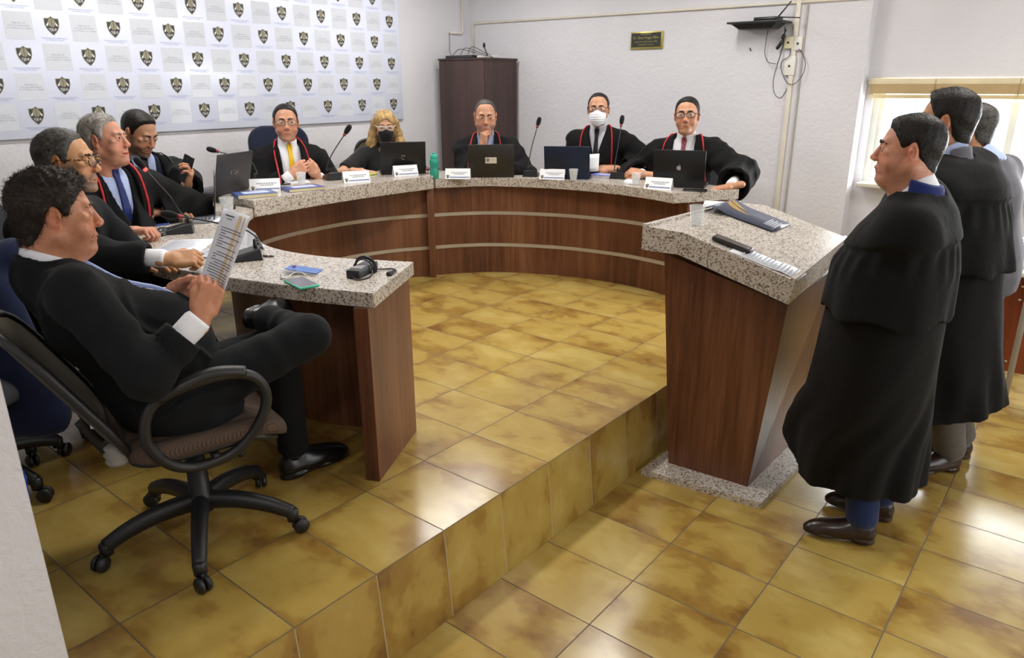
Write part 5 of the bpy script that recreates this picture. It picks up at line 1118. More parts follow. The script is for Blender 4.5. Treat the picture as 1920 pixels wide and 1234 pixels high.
def cast_front():
    """reclining man in the black suit reading a sheet"""
    hp = atd(106, 402, 2.0); bf = az(14)
    N_ = hp+V3(-.005, -.045, -.145); pel = V3(-.60, .035, .535)
    p = Person('person in black suit with tousled dark hair leaning back in a swivel chair, reading', hp, az(17), bf, N_, pel, .97, -.04, 0, '#b57d5e', base=(-.6, .05, 0), h=.0022, shw=.19)
    p.head(colors=dict(stubble=.18), fat=.9, jaw=1.06, nose=1.0, neck=1.1, old=.7, chin=.98, lid=.0036).eyes((0, 1, -.45)).brows(HD, .0036)
    p.hair(HD, n=6500, ln=.020, r=.0007, thick=.012, top=.004, amp=.0060, freq=62., curl=.0050, jit=1.0, lift=.4, quiff=.006, line=[(-.13, -.10), (-.07, -.092), (-.042, -.060), (-.030, .006), (-.012, .030), (.006, .016), (.016, -.012), (.024, -.010), (.034, .026), (.048, .048), (.064, .066), (.10, .080)],
        comb=lambda q: V3(0, .5 if q[2] > .06 else -.4, .3 if q[2] > .08 else -.5))
    Wr = ony(380, 592, .045); Wl = ony(322, 550, .13)
    p.arm('R', Wr, (.9, -.5, -1), .28, .235).arm('L', Wl, (-.4, .2, -1))
    p.E['R'] = V3(-.385, -.115, .705)
    p.hand('R', V3(-.12, .42, .62), V3(.85, -.15, .25), wl=.03, curl=(.95, 1.0, 1.05, 1.1), thumb=(.35, .1, .45))
    p.hand('L', V3(.55, .50, .30), V3(-.55, .45, .35), curl=(.9, 1.0, 1.05, 1.1), thumb=(.25, .1, .3))
    p.core(legs=None).shirt(WHITE, belly=.045, wid=1.0, cl=.070, cuffr=.038, neckr=.072, h=.005)
    p.tie(fabric('tie_lightblue', '#8ea0cf', .5, 300, .05), length=.60, w=.046)
    T = p.torso(.016, .05, 1.02); SL = [p.sleeve(k, .076, .068, .056, cut=.075) for k in 'RL']; sk = cap(p.pel+p.up*.05, p.pel-p.up*.03+p.f*.03, .19, .185, n=p.f, s=1.2); vj = p.vcut(.062, .052, .52, low=.020, round_=.074)
    fl = cap(p.S['R']+V3(0, .02, -.05), p.pel+V3(.16, .05, .06), .07, .07)
    nb = p.N; ax = nrm(p.hp+p.R@V3(0, -.03, -.10)-nb); colr = cap(nb-ax*.02, nb+ax*.10, .086, .074); axf = nrm(ax*1.0+p.f*.38).astype(F32); nbf = (nb+ax*.006).astype(F32)
    def f(P):
        d = smin(T(P), sk(P), .05); d = smin(d, smax(colr(P), (P-nbf)@axf-.010, .004), .02)
        for g in SL: d = smin(d, g(P), .022)
        q = p.loc(P); w = wob(q, 11., 3, 2, (1, 1, .6)); am = sstep(.07, .16, np.minimum(np.linalg.norm(P-p.W['R'].astype(F32), axis=1), np.linalg.norm(P-p.W['L'].astype(F32), axis=1))); d = d+am*(.007*wob(q, 15., 2, 3, (1, 1, .7))-.011*np.exp(-(w/.10)**2))
        for k in 'RL':
            r = np.linalg.norm(P-p.E[k].astype(F32), axis=1); d = d+.008*am*np.sin(r*85+4*wob(q, 8., 2, 1))*np.exp(-(r/.12)**2)
        return smax(d, -vj(P), .004)
    p.robe_f = f; p.garment('suit_jacket', SUIT, f, h=.0055, ex=.24, zmin=.44)
    bt = simple('button_black', '#101010', .2)
    for k, v_ in ((.018, .50), (.022, .60)):
        o = p.N+p.r*k-p.up*v_; ts = np.linspace(.34, 0, 160); P = (o[None]+p.f[None]*ts[:, None]).astype(F32); d = f(P); hh = np.argmax(d < .002); c = P[hh].astype(float); MB().lathe([(.0001, 0), (.010, 0), (.011, .002), (.009, .0045), (.003, .003), (.0001, .003)], bt, 14, frame(c, p.B@np.array(Matrix.Rotation(-PI/2, 3, 'X')))).build('button', None, p.t)
    # legs: right ankle rests on the left thigh
    kR, aR = V3(-.385, .41, .672), V3(-.655, .415, .675); kL, aL = V3(-.715, .50, .545), V3(-.715, .515, .11)
    hR, hL = p.pel+p.r*.09, p.pel-p.r*.09
    fs = [ell(p.pel, (.19, .15, .12), p.B), cap(hR, kR, .098, .064), cap(kR, aR+(kR-aR)*.12, .063, .052), cap(hL, kL, .095, .070), cap(kL, aL+V3(0, 0, .02), .070, .056)]
    g = U(.022, *fs)
    def tr(P):
        q = P; d = g(P); r = np.linalg.norm(P-kR.astype(F32), axis=1); ra = np.linalg.norm(P-(aR+(kR-aR)*.2).astype(F32), axis=1)
        return d+.004*wob(q, 17., 5, 3)+.0025*np.sin(r*80+3*wob(q, 9., 1, 1))*np.exp(-((r-.12)/.06)**2)+.003*np.sin(ra*110)*np.exp(-(ra/.09)**2)
    mb = MB(); P = np.array([p.pel, kR, aR, kL, aL]); sdf_add(mb, tr, P.min(0)-.2, P.max(0)+.2, .007, SUIT); mb.build('trousers', None, p.t)
    up = nrm(V3(.85, .05, -.1)); td = nrm(V3(-.25, .60, .45)); m2 = MB(); td = nrm(V3(-.45, .88, -.10)); up = nrm(V3(.85, .42, .05)); shoe(m2, aR+V3(-.075, 0, -.01), td, SHOE, 1.0, up=up, h=.0035); m2.build('shoe', None, p.t)
    m2 = MB(); shoe(m2, aL-V3(0, 0, .108)+V3(0, .0, 0), nrm(V3(.12, .99, 0)), SHOE, 1.06, h=.0035); m2.build('shoe', None, p.t)
    m2 = MB(); m2.tube([aL+V3(0, 0, -.02), aL+V3(0, 0, .12)], [.044, .050], fabric('sock_black', '#131417', .9), 14); m2.build('sock', None, p.t)
    p.finish()
    # the sheet he reads, slightly curved
    bl = ony(364, 553, .14); wv = V3(.195, -.035, 0); upv = V3(.085, .085, .262); mb = MB(); pn = nrm(np.cross(wv, upv)); nu, nv = 8, 12; v = []
    for j in range(nv+1):
        for i in range(nu+1): s_, t_ = i/nu, j/nv; v.append(bl+wv*s_+upv*t_+pn*.010*math.sin(PI*s_)*-1)
    fs = [[j*(nu+1)+i, j*(nu+1)+i+1, (j+1)*(nu+1)+i+1, (j+1)*(nu+1)+i] for j in range(nv) for i in range(nu)]
    t = thing('paper_sheet', 'printed white sheet held up by the man reading in the swivel chair', 'paper', bl+wv*.5)
    mb.add(v, fs, simple('paper_white', '#e9ebf2', .7, var=.01), True); o = mb.build('sheet', None, t); sm = o.modifiers.new('thick', 'SOLIDIFY'); sm.thickness = .0006
    mb = MB(); ink = simple('ink_grey', '#5c6068', .8); hl = simple('ink_orange', '#e4c9a0', .8)
    def P_(s_, t_, off): return bl+wv*s_+upv*t_+pn*(.010*math.sin(PI*s_)*-1+off)
    rr = random.Random(3)
    def bar(s0, s1, t0, t1, m, off):
        n = 4
        for sgn in (1, -1):
            for i in range(n): a, b_ = s0+(s1-s0)*i/n, s0+(s1-s0)*(i+1)/n; mb.quad(P_(a, t0, sgn*off), P_(b_, t0, sgn*off), P_(b_, t1, sgn*off), P_(a, t1, sgn*off), m)
    bar(.52, .64, .02, .97, hl, .0007); bar(.74, .80, .02, .97, hl, .0007); bar(.12, .38, .93, .945, ink, .0010); bar(.18, .34, .90, .908, ink, .0010)
    for k in range(26):
        t_ = .80-k*.029
        if k in (2, 4, 6, 8, 11): bar(.14, .14+.12*rr.random()+.08, t_, t_+.009, ink, .001) if k != 8 else None; continue
        bar(.12+(.1 if k in (9, 13, 18) else 0), .90-(.3*rr.random() if k % 5 == 0 else 0), t_, t_+.008, ink, .001)
    mb.build('print', None, t)
cast_back(); cast_left(); cast_right(); cast_front()
# ------------------------------------------------------------------ chairs
PLB = simple('chair_plastic', '#1b1b1c', .42, bump=.15, bscale=400)
def mesh_fabric(name, c1, c2):
    if name in MATS: return MATS[name]
    m, nt, b = newmat(name); v = N(nt, 'ShaderNodeTexVoronoi', Scale=330.0); v.inputs['Randomness'].default_value = .15; L(nt, coord(nt), v.inputs['Vector'])
    r = ramp(nt, v.outputs['Distance'], [(.25, rgb(c1)), (.6, rgb(c2))]); L(nt, r.outputs[0], b.inputs['Base Color']); b.inputs['Roughness'].default_value = .85; bumpnode(nt, b, v.outputs['Distance'], .4, .002); MATS[name] = m; return m
OLIVE = mesh_fabric('mesh_olive', '#6b6046', '#2f2a20'); BROWN = mesh_fabric('mesh_brown', '#6b5444', '#2b211b')
PADG = fabric('pad_grey', '#3a3b40', .85, 420); PADN = fabric('pad_navy', '#1b2236', .85, 420)
def cushion(mb, w, d, t, mat, M, curve=0., round_=.07, cut=None):
    """padded board in local x (w) and y (d), thickness t in z, front bent by curve"""
    def f(P):
        z = P[:, 2]-curve*(P[:, 0]/(w/2))**2*.5-(-.05*np.clip((P[:, 1]-d*.25)/(d*.25), 0, 2)**2 if cut else 0); q = np.abs(P[:, :2])-np.array([w/2-round_, d/2-round_], F32); r2 = np.sqrt((np.maximum(q, 0)**2).sum(1))+np.minimum(q.max(1), 0)-round_
        return smax(r2, np.abs(z)-t/2, .022)
    sdf_add(mb, f, (-w/2-.03, -d/2-.03, -t-.09), (w/2+.03, d/2+.03, t+abs(curve)+.05), .010, mat, M, lip=2)
def office_chair(label, loc, rz, back='mesh', seatmat=BROWN, backmat=OLIVE, backh=.50, arms=True, rec=.28, group=None, base_rot=0., seat_z=.44, name='office_chair', back0=.10):
    t = thing(name, label, 'chair', loc, group); M0 = xf(loc, rz)
    def W(a): return M0@a
    T = lambda x, y, z: np.array(Matrix.Translation((x, y, z))); RX = lambda a: np.array(Matrix.Rotation(a, 4, 'X')); RZ = lambda a: np.array(Matrix.Rotation(a, 4, 'Z'))
    for k in range(5):
        a = base_rot+2*PI*k/5; Mk = xf(loc, a); mb = MB()
        P = smooth_path([(.02, 0, .135), (.12, 0, .132), (.22, 0, .110), (.295, 0, .078)], 5); n = len(P); rr = np.linspace(.030, .021, n)
        mb.tube(P, rr, PLB, 10, Mk, flat=1.15); mb.lathe([(.001, 0), (.02, 0), (.021, .035), (.014, .042), (.001, .042)], PLB, 12, Mk@T(.295, 0, .05)); lg = mb.build('leg', None, t)
        c = MB()
        for sx in (-1, 1): c.lathe([(.0005, 0), (.018, 0), (.026, .003), (.0265, .011), (.020, .017), (.0005, .017)], PLB, 18, Mk@T(.318, .004, .0266)@RZ(.6)@np.array(Matrix.Rotation(PI/2*sx, 4, 'X'))@T(0, 0, .003))
        c.box((-.012, -.006, .0), (.012, .006, .036), PLB, Mk@T(.306, .002, .022)@RZ(.6), bev=.003); c.build('caster', None, lg)
    mb = MB(); mb.lathe([(.001, .10), (.040, .10), (.043, .155), (.034, .17), (.030, .30), (.020, .302), (.020, seat_z-.05), (.001, seat_z-.05)], PLB, 20, M0); mb.build('gas_column', None, t)
    mb = MB(); mb.box((-.09, -.12, seat_z-.075), (.09, .11, seat_z-.035), PLB, M0, bev=.01); mb.tube([(.08, .08, seat_z-.06), (.19, .09, seat_z-.065), (.22, .09, seat_z-.068)], [.006, .006, .013], PLB, 8, M0); mb.build('seat_mechanism', None, t)
    s = MB(); cushion(s, .49, .47, .055, seatmat, M0@T(0, .02, seat_z), .018, .09, cut=True); s.build('seat', None, t)
    s = MB(); cushion(s, .47, .44, .028, PLB, M0@T(0, .01, seat_z-.030), .018, .09, cut=True); s.build('seat_pan', None, t)
    Mb = M0@T(0, -.225, seat_z+back0)@RX(PI/2+rec)@T(0, backh/2-.02, 0)
    b = MB(); w = .46
    if back == 'mesh':
        cushion(b, w, backh, .016, backmat, Mb, -.07, .12); b.build('backrest', None, t)
        fr = MB(); path = []; 
        for a in np.linspace(0, 2*PI, 44, endpoint=False):
            ca, sa = math.cos(a), math.sin(a); k = (abs(ca)**4+abs(sa)**4)**(-.25); x, y = w/2*k*ca, backh/2*k*sa; path.append((x, y, -.07*.5*(x/(w/2))**2-.002))
        fr.tube(path, .013, PLB, 8, Mb, closed=True); fr.build('back_frame', None, t)
    else:
        cushion(b, w, backh, .075, backmat, Mb, -.06, .13); b.build('backrest', None, t)
        b2 = MB(); cushion(b2, w-.04, backh-.05, .03, PLB, Mb@T(0, 0, .042), -.06, .12); b2.build('back_shell', None, t)
    sp = MB(); q0, q1 = (Mb@np.array([0, -backh*.25, .02, 1]))[:3], (Mb@np.array([0, -backh*.5, .03, 1]))[:3]; m_ = (M0@np.array([0, -.23, seat_z-.02, 1]))[:3]; m2 = (M0@np.array([0, -.09, seat_z-.055, 1]))[:3]
    sp.tube(smooth_path([q0, q1, m_, m2], 6), .020, PLB, 10, flat=.5); sp.build('back_bar', None, t)
    if arms:
        for sx in (1, -1):
            path = smooth_path([(sx*.255, -.13, seat_z+.175), (sx*.262, .02, seat_z+.215), (sx*.262, .135, seat_z+.195), (sx*.258, .175, seat_z+.12), (sx*.250, .145, seat_z+.03), (sx*.235, .07, seat_z-.045), (sx*.225, -.03, seat_z-.065), (sx*.235, -.11, seat_z-.03), (sx*.25, -.165, seat_z+.07)], 6, closed=True)
            mb = MB(); mb.tube(path, .0165, PLB, 10, M0, closed=True, flat=1.0); pad = smooth_path([(sx*.257, -.12, seat_z+.188), (sx*.262, .02, seat_z+.226), (sx*.262, .12, seat_z+.210)], 6); mb.tube(pad, .019, PLB, 10, M0, flat=1.0); mb.tube([(sx*.232, .02, seat_z-.055), (sx*.10, .02, seat_z-.052)], .014, PLB, 8, M0); mb.build('armrest', None, t)
    return t
def wrot(d): return math.atan2(-d[0], d[1])
ch = office_chair('swivel chair with brown mesh seat and olive mesh back under the reclining reader', (-.615, .085, 0), wrot(az(14)), base_rot=-.55, seat_z=.435, rec=.52, backh=.47, back0=.0)
# small tag and dusty hub at the chair back
mb = MB(); dh = MB(); dm = simple('dusty_boot', '#8b8781', .95, bump=.5, bscale=90); dh.lathe([(.001, 0), (.030, .0), (.036, .012), (.030, .022), (.038, .034), (.028, .044), (.034, .056), (.020, .066), (.001, .066)], dm, 18, frame(atd(222, 868, 2.08), np.eye(3), .9)); dh.build('dusty_boot', None, ch); P_ = ony(178, 800, -.22); mb.box((-.012, -.001, -.006), (.012, .001, .006), simple('tag_white', '#cfd4e0', .5), xf(P_, .8)); mb.build('care_tag', None, ch)
seats = [((-3.36, 2.42), 112, 'pad', PADN, .62, 'high navy padded chair behind the man with the yellow tie', .12), ((-3.38, 3.42), 120, 'mesh', OLIVE, .46, 'olive mesh backed chair behind the woman with blonde hair', .05),
         ((-2.72, 4.06), 142, 'pad', PADG, .34, 'low grey office chair under the man resting his chin on his hand', .05), ((-1.82, 4.47), 158, 'pad', PADG, .34, 'low grey office chair under the man with the white face mask', .05),
         ((-1.06, 4.47), 165, 'pad', PADG, .34, 'low grey office chair under the man with the red striped tie', .05), ((-3.20, 1.18), 100, 'pad', PADG, .32, 'low grey office chair under the man looking at his phone', .05),
         ((-2.50, .62), 82, 'pad', PADG, .36, 'low grey office chair under the silver haired speaker', .05), ((-1.86, .06), 62, 'pad', PADG, .52, 'high grey padded chair behind the man with tortoiseshell glasses', .12)]
for (x, y), a, bk, bm_, bh, lb, rc in seats:
    office_chair(lb, (x, y, 0), wrot(az(a)), bk, PADG, bm_, bh, arms=False, rec=rc, base_rot=x*3)
# navy coat over the back of the chair behind the reader
def coat():
    Mk = xf((-1.50, -.20, 0), 0); c = atd(8, 470, 2.75); d = MB()
    top, bot = atd(12, 462, 2.62), atd(75, 800, 2.70)
    f1 = cap(atd(-40, 490, 2.60), atd(18, 478, 2.65), .075, .060); f2 = cap(atd(-30, 560, 2.6), atd(70, 770, 2.68), .11, .12, n=CF, s=2.0); f3 = cap(atd(-80, 600, 2.6), atd(20, 760, 2.68), .12, .12, n=CF, s=2.0)
    g = U(.06, f1, f2, f3); zb = atd(60, 812, 2.68)[2]
    f = lambda P: smax(g(P)+.012*wob(P, 14., 3, 2, (1, 1, .25)), zb-P[:, 2], .01)
    lo = np.minimum(atd(-130, 840, 2.6), top)-.2; hi = np.maximum(atd(60, 440, 2.7), atd(120, 800, 2.7))+.2
    sdf_add(d, f, lo, hi, .012, fabric('coat_blue', '#17213f', .85, 400)); o = d.build('coat'); tag(o, 'navy blue coat draped over the chair at the left edge of the picture', 'coat')
coat()
office_chair('swivel chair hidden under the navy coat at the left edge', (-1.56, -.30, 0), wrot(az(60)), 'pad', PADG, PADG, .30, arms=False, rec=.05, base_rot=.4)

# ------------------------------------------------------------------ things on the bench
BP = simple('black_plastic2', '#17181a', .35); LAP = simple('laptop_black', '#1b1c1e', .35, .2, var=.08)
def laptop(label, bottom_px, z, azf, w=.34, d=.235, tilt=.30, mat=LAP, logo=None, keys=True, at=None):
    """azf: direction the user sits in (screen faces there)"""
    o = onz(*bottom_px, z) if at is None else V3(*at); R = lookR(az(azf)); M0 = frame(o, R); t = thing('laptop', label, 'laptop', o)
    MB().box((-w/2, .0, 0.002), (w/2, d, .020), mat, M0, bev=.004).build('base', None, t)
    mb = MB()
    for j in range(5):
        for i in range(13): mb.box((-w/2+.02+i*(w-.04)/13+.002, .04+j*.021, .020), (-w/2+.02+(i+1)*(w-.04)/13-.002, .058+j*.021, .0225), BP, M0)
    mb.box((-.05, .155, .0195), (.05, .215, .0206), simple('touchpad', '#242527', .3), M0); mb.build('keyboard', None, t)
    Ms = M0@np.array(Matrix.Translation((0, .004, .016)))@np.array(Matrix.Rotation(-tilt*-1*-1 if False else tilt, 4, 'X'))
    # lid leans away from the user (towards -y): rotate about x so that +z tips to -y
    Ms = M0@np.array(Matrix.Translation((0, .004, .016)))@np.array(Matrix.Rotation(tilt, 4, 'X'))
    lid = MB().box((-w/2, -.007, 0), (w/2, 0, d), mat, Ms, bev=.003).build('lid', None, t)
    MB().box((-w/2+.01, .0002, .014), (w/2-.01, .001, d-.01), simple('screen_off', '#20242c', .1), Ms).build('screen', None, t)
    Ml = Ms@np.array(Matrix.Translation((0, -.0074, d/2)))@np.array(Matrix.Rotation(PI/2, 4, 'X'))   # local xy on the lid back, x to the right seen from behind
    mb = MB()
    if logo == 'ring':
        g = simple('logo_grey', '#8d8a86', .3, .6); mb.tube([(.013*math.cos(a), .016*math.sin(a), .0004) for a in np.linspace(.4, 5.2, 16)], .0022, g, 6, Ml); mb.tube([(.002, 0, .0004), (.014, .010, .0004)], .0018, g, 6, Ml)
    if logo == 'word':
        g = simple('logo_bronze', '#7a6a62', .3, .6); v, f = text_geo('acer', .030); v, f = text_geo('DØN', .034) if False else (v, f)
        mb.tube([(.011*math.cos(a), .013*math.sin(a), .0004) for a in np.linspace(0, 6.1, 16)], .0022, g, 6, Ml)
        for sx in (-1, 1): mb.box((sx*.028-.006, -.011, 0), (sx*.028+.006, .011, .0006), g, Ml)
    if logo == 'apple':
        g = simple('logo_silver', '#b9b6cf', .25, .5); a = np.linspace(0, 2*PI, 48, endpoint=False); P = []
        for t_ in a:
            x, y = .0155*math.cos(t_), .0165*math.sin(t_); y -= .0030*math.exp(-(x/.004)**2)*(1 if math.sin(t_) > 0 else -.7); x *= 1-.10*max(0, -math.sin(t_))
            dd = math.hypot(x-.0185, y-.002)
            if dd < .0080: k = .0080/max(dd, 1e-4); x, y = .0185+(x-.0185)*k, .002+(y-.002)*k; x = min(x, .0185)
            P.append((x, y, .0005))
        c0 = len(P); mb.add(P+[(-.002, 0, .0005)], [[i, (i+1) % c0, c0] for i in range(c0)], g, False, Ml)
        leaf = [(.0005, .0165), (.0012, .0215), (.0045, .0250), (.0075, .0258), (.0070, .0215), (.0040, .0180)]; mb.add([(x, y, .0005) for x, y in leaf], [list(range(6))], g, False, Ml)
    if logo == 'sticker':
        mb.box((-.043, -.024, 0), (.043, .022, .0005), simple('sticker_cream', '#cfc9ba', .5), Ml); shield_geo(mb, Ml@np.array(Matrix.Translation((-.024, .001, .0005))), .031, EM)
        for i, s_ in enumerate(('TRIBUNAL DE JUSTIÇA', 'DESPORTIVA')): v, f = text_geo(s_, .0052); mb.add(v+np.array([.016, .004-.007*i, .0008]), f, simple('caption_grey', '#9c9a94', .6), False, Ml)
    if logo: mb.build('lid_logo', None, lid)
    return t
Z1, Z2, Z3_ = .745, .787, .757
laptop('dark laptop with worn ring logo standing between phone user and yellow tie man', (442, 369), Z2, -111, .34, .245, .25, simple('laptop_grey', '#3a383a', .4, .3), 'word', at=onz(436, 362, Z2))
laptop('black laptop in front of the masked woman with blonde hair', (757, 327), Z2, -52, .34, .235, .22, LAP, 'ring')
laptop('dark laptop with a cream shield sticker before the man resting his chin', (921, 333), Z3_, -40, .35, .235, .12, simple('laptop_brown', '#2b2926', .4, .2), 'sticker')
laptop('dark blue laptop in front of the man with the white mask', (1063, 336), Z3_, -28, .34, .235, .22, simple('laptop_blue', '#1b2840', .4, .3), None)
laptop('black laptop with a bitten apple logo before the man with the striped tie', (1271, 352), Z3_, -18, .35, .24, .10, LAP, 'apple')
laptop('open laptop seen edge on before the silver haired speaker', (403, 404), Z1, -151, .33, .22, .12, simple('laptop_steel', '#55565a', .35, .5), None)

def microphone(label, base_px, z, stem_px, az_b, led=False, flat=False, size=1.0, depth=None):
    """base box at base_px; stem_px: pixels with extra depth offsets giving the gooseneck, the last is the capsule tip"""
    o = onz(*base_px, z); t = thing('microphone', label, 'microphone', o); R = lookR(az(az_b)); M = frame(o, R, size)
    mb = MB()
    quadprism([(-.052, -.065), (.052, -.065), (.052, .065), (-.052, .065)], .0, .02, mb, BP, [(-.045, -.058, .018), (.045, -.058, .018), (.042, .060, .045), (-.042, .060, .045)])
    mb.v = [np.asarray(v)@M[:3, :3].T+M[:3, 3] for v in mb.v]
    b = mb.build('base', None, t); b.modifiers.new('b', 'BEVEL').width = .004
    k = MB(); k.box((-.012, -.035, .024), (.012, -.015, .030), simple('button_grey', '#48494c', .4), M@np.array(Matrix.Rotation(.2, 4, 'X')), bev=.002); k.build('switch', None, t)
    a0 = M@np.array([0, .045, .040, 1]); zc = (a0[:3]-CAM)@CF; pts = [a0[:3], a0[:3]+V3(0, 0, .03)]
    for (u, v, dz) in stem_px: pts.append(atd(u, v, zc+dz))
    tip = pts[-1]; prev = pts[-2]; ax = nrm(tip-prev); g = MB(); st = pts[:-1]+[tip-ax*.028*size]; sp = smooth_path(st, 8); g.tube(sp, .0033*size, BP, 8); g.lathe([(.0045, -.01), (.0075, 0), (.0065, .030), (.004, .034)], BP, 12, frame(a0[:3], np.eye(3), size)); g.build('gooseneck', None, t)
    Rm = np.stack([nrm(np.cross(ax, [.2, .3, .9])), np.zeros(3), ax], 1); Rm[:, 1] = np.cross(Rm[:, 2], Rm[:, 0]); Mh = frame(tip-ax*.030*size, Rm, size)
    h = MB(); h.lathe([(.001, .0), (.008, .0), (.013, .010), (.0158, .028), (.0155, .045), (.011, .058), (.001, .063)], fabric('mic_foam', '#0f0f10', .95, 500), 18, Mh); h.build('foam_windshield', None, t)
    rm, nt, bb = (MATS.get('mic_lit'), None, None) if 'mic_lit' in MATS else newmat('mic_lit')
    if nt is not None: bb.inputs['Base Color'].default_value = (.8, .02, .02, 1); bb.inputs['Emission Color'].default_value = (1, .05, .04, 1); bb.inputs['Emission Strength'].default_value = 4; MATS['mic_lit'] = rm
    rg = MB(); rg.lathe([(.0065, -.012), (.0088, -.010), (.0090, -.001), (.0080, .001)], rm if led else simple('ring_red', '#8e1b1e', .4), 14, Mh); rg.build('ring', None, t)
    return t
microphone('black gooseneck microphone with red ring beside the sheet held by the reader', (458, 486), Z1, [(484, 448, 0.0), (462, 432, .0), (430, 424, -.02), (392, 415, -.05), (318, 403, -.08)], 25, size=1.1)
microphone('gooseneck microphone with glowing red ring in front of the silver haired speaker', (336, 436), Z1, [(338, 398, 0), (318, 368, -.02), (296, 344, -.04), (262, 306, -.07)], 30, led=True, size=1.1)
microphone('gooseneck microphone bent left beyond the dark laptop near the phone user', (478, 347), Z2, [(482, 325, 0), (470, 303, .0), (440, 293, .0), (397, 281, .0)], 115, size=1.15)
microphone('gooseneck microphone between the yellow tie man and the masked woman', (624, 336), Z2, [(612, 318, .0), (622, 290, .0), (652, 243, .0)], 110, size=1.25)
microphone('upright gooseneck microphone between the sticker laptop and the blue laptop', (996, 330), Z3_, [(990, 315, .0), (996, 280, .0), (1010, 228, .0)], 150, size=1.15)
microphone('upright gooseneck microphone before the man with the white mask', (1160, 334), Z3_, [(1152, 318, 0), (1158, 280, .0), (1166, 225, .0)], 160, size=1.15)

def nameplate(label, px, z, azf, w=.19, hgt=.075, rear=False):
    o = onz(*px, z); R = lookR(az(azf)); M = frame(o, R); t = thing('name_card', label, 'name card', o, None); wh = simple('card_white', '#eef0f4', .4, var=.01)
    a = .030; fr = MB(); v = [(-w/2, a, 0), (w/2, a, 0), (w/2, 0, hgt), (-w/2, 0, hgt), (-w/2, -a, 0), (w/2, -a, 0)]
    fr.add(v, [[0, 1, 2, 3], [3, 2, 5, 4]], wh, False, M); o_ = fr.build('card', None, t); s = o_.modifiers.new('t', 'SOLIDIFY'); s.thickness = .0012; s.offset = 0
    # print on the face towards +y, the public side
    ax = nrm(V3(0, -a, hgt)); nn = nrm(V3(0, hgt, a)); Rl = np.stack([V3(-1, 0, 0), ax, nn], 1); Ml = M@frame(V3(0, a/2, hgt/2)+nn*.0011, Rl); mb = MB(); bl = simple('bar_blue', '#6d7aa6', .5)
    H2 = .5*math.hypot(a, hgt); mb.box((-w/2+.034, -H2+.010, 0), (w/2-.006, -H2+.018, .0003), bl, Ml); gr = simple('print_grey', '#8b8f9c', .6); rr = random.Random(int(px[0]))
    for yy, ww in ((.010, .062), (-.002, .040)):
        x = .012-ww
        while x < .012+ww: l = .006+.010*rr.random(); mb.box((x, yy-.003, 0), (min(x+l, .012+ww), yy+.003, .0003), gr, Ml); x += l+.004
    shield_geo(mb, Ml@np.array(Matrix.Translation((-w/2+.020, -H2+.020, .0002))), .030, EM, False); mb.build('print', None, t); return t
nameplate('white name card behind the left of the two blue paperbacks', (498, 357), Z2, 125)
nameplate('white name card in front of the microphone by the yellow tie man', (668, 341), Z2, 113)
nameplate('white name card before the laptop of the masked woman', (760, 329), Z2, 113)
nameplate('white name card between the green bottle and the sticker laptop', (859, 335), Z3_, 145)
nameplate('white name card standing in front of the dark blue laptop', (1036, 336), Z3_, 155)
nameplate('white name card in front of the black apple logo laptop', (1235, 354), Z3_, 172)
nameplate('white name card seen from behind between the paper sheet and the near microphone', (474, 462), Z1, 20)

def cup(label, px, z, s=1.0, p=None):
    o = onz(*px, z) if p is None else p; t = thing('plastic_cup', label, 'cup', o); mb = MB()
    mb.lathe([(.0005, 0), (.022, 0), (.0235, .002), (.034, .082), (.0352, .084), (.0345, .086), (.0330, .083), (.0225, .004), (.0005, .004)], simple('clear_plastic', '#eef0f2', .12, Alpha=.28), 26, frame(o, np.eye(3), s), cap=False); mb.build('cup', None, t)
    w = MB(); w.lathe([(.0005, .0045), (.0222, .0045), (.0275, .042), (.0005, .042)], simple('water', '#e8eef2', .05, Alpha=.22), 22, frame(o, np.eye(3), s*.98), cap=False); w.build('water', None, t)
cup('clear plastic cup beside the folded hands of the yellow tie man', (566, 347), Z2)
cup('clear plastic cup in front of the dark blue laptop', (1075, 339), Z3_); cup('clear plastic cup under the stretched hand of the striped tie man', (1192, 347), Z3_)
cup('clear plastic cup beside the near microphone behind the held sheet', (452, 472), Z1, 1.15); cup('clear plastic cup beside the edge on laptop in the bench corner', (428, 403), Z1, 1.15); cup('clear plastic cup at the flat left end of the lectern top', (1304, 421), 0, 1.0, lect(1305, 421))
def book(label, px, z, rz, w=.23, d=.16, h=.022, cover='#44598f', pages='#cfc39c', name='book'):
    o = onz(*px, z); M = xf(o, rz); t = thing(name, label, 'book', o); MB().box((-w/2+.003, -d/2+.002, .002), (w/2-.002, d/2-.002, h-.002), simple('pages_'+pages[1:], pages, .8), M).build('pages', None, t)
    c = MB(); m = simple('cover_'+cover[1:], cover, .35); c.box((-w/2, -d/2, h-.002), (w/2, d/2, h), m, M, bev=.0008).box((-w/2, -d/2, 0), (w/2, d/2, .002), m, M, bev=.0008).box((-w/2, -d/2, 0), (-w/2+.0025, d/2, h), m, M); c.build('cover', None, t)
    p = MB(); p.box((-w*.3, -d*.25, h), (w*.35, d*.3, h+.0003), simple('cover_art', '#b9c4dd', .4), M); p.build('cover_print', None, t)
book('thick paperback with blue cover beside the dark laptop at the bench corner', (478, 368), Z2, 1.25, .24, .17, .024); book('thick paperback with blue cover before the yellow tie man', (568, 356), Z2, 1.3, .24, .17, .022, '#444f8c')
book('book with violet cover between the masked man and his microphone', (1133, 332), Z3_, .1, .20, .15, .020, '#6a6fc4', '#d9d3c8')
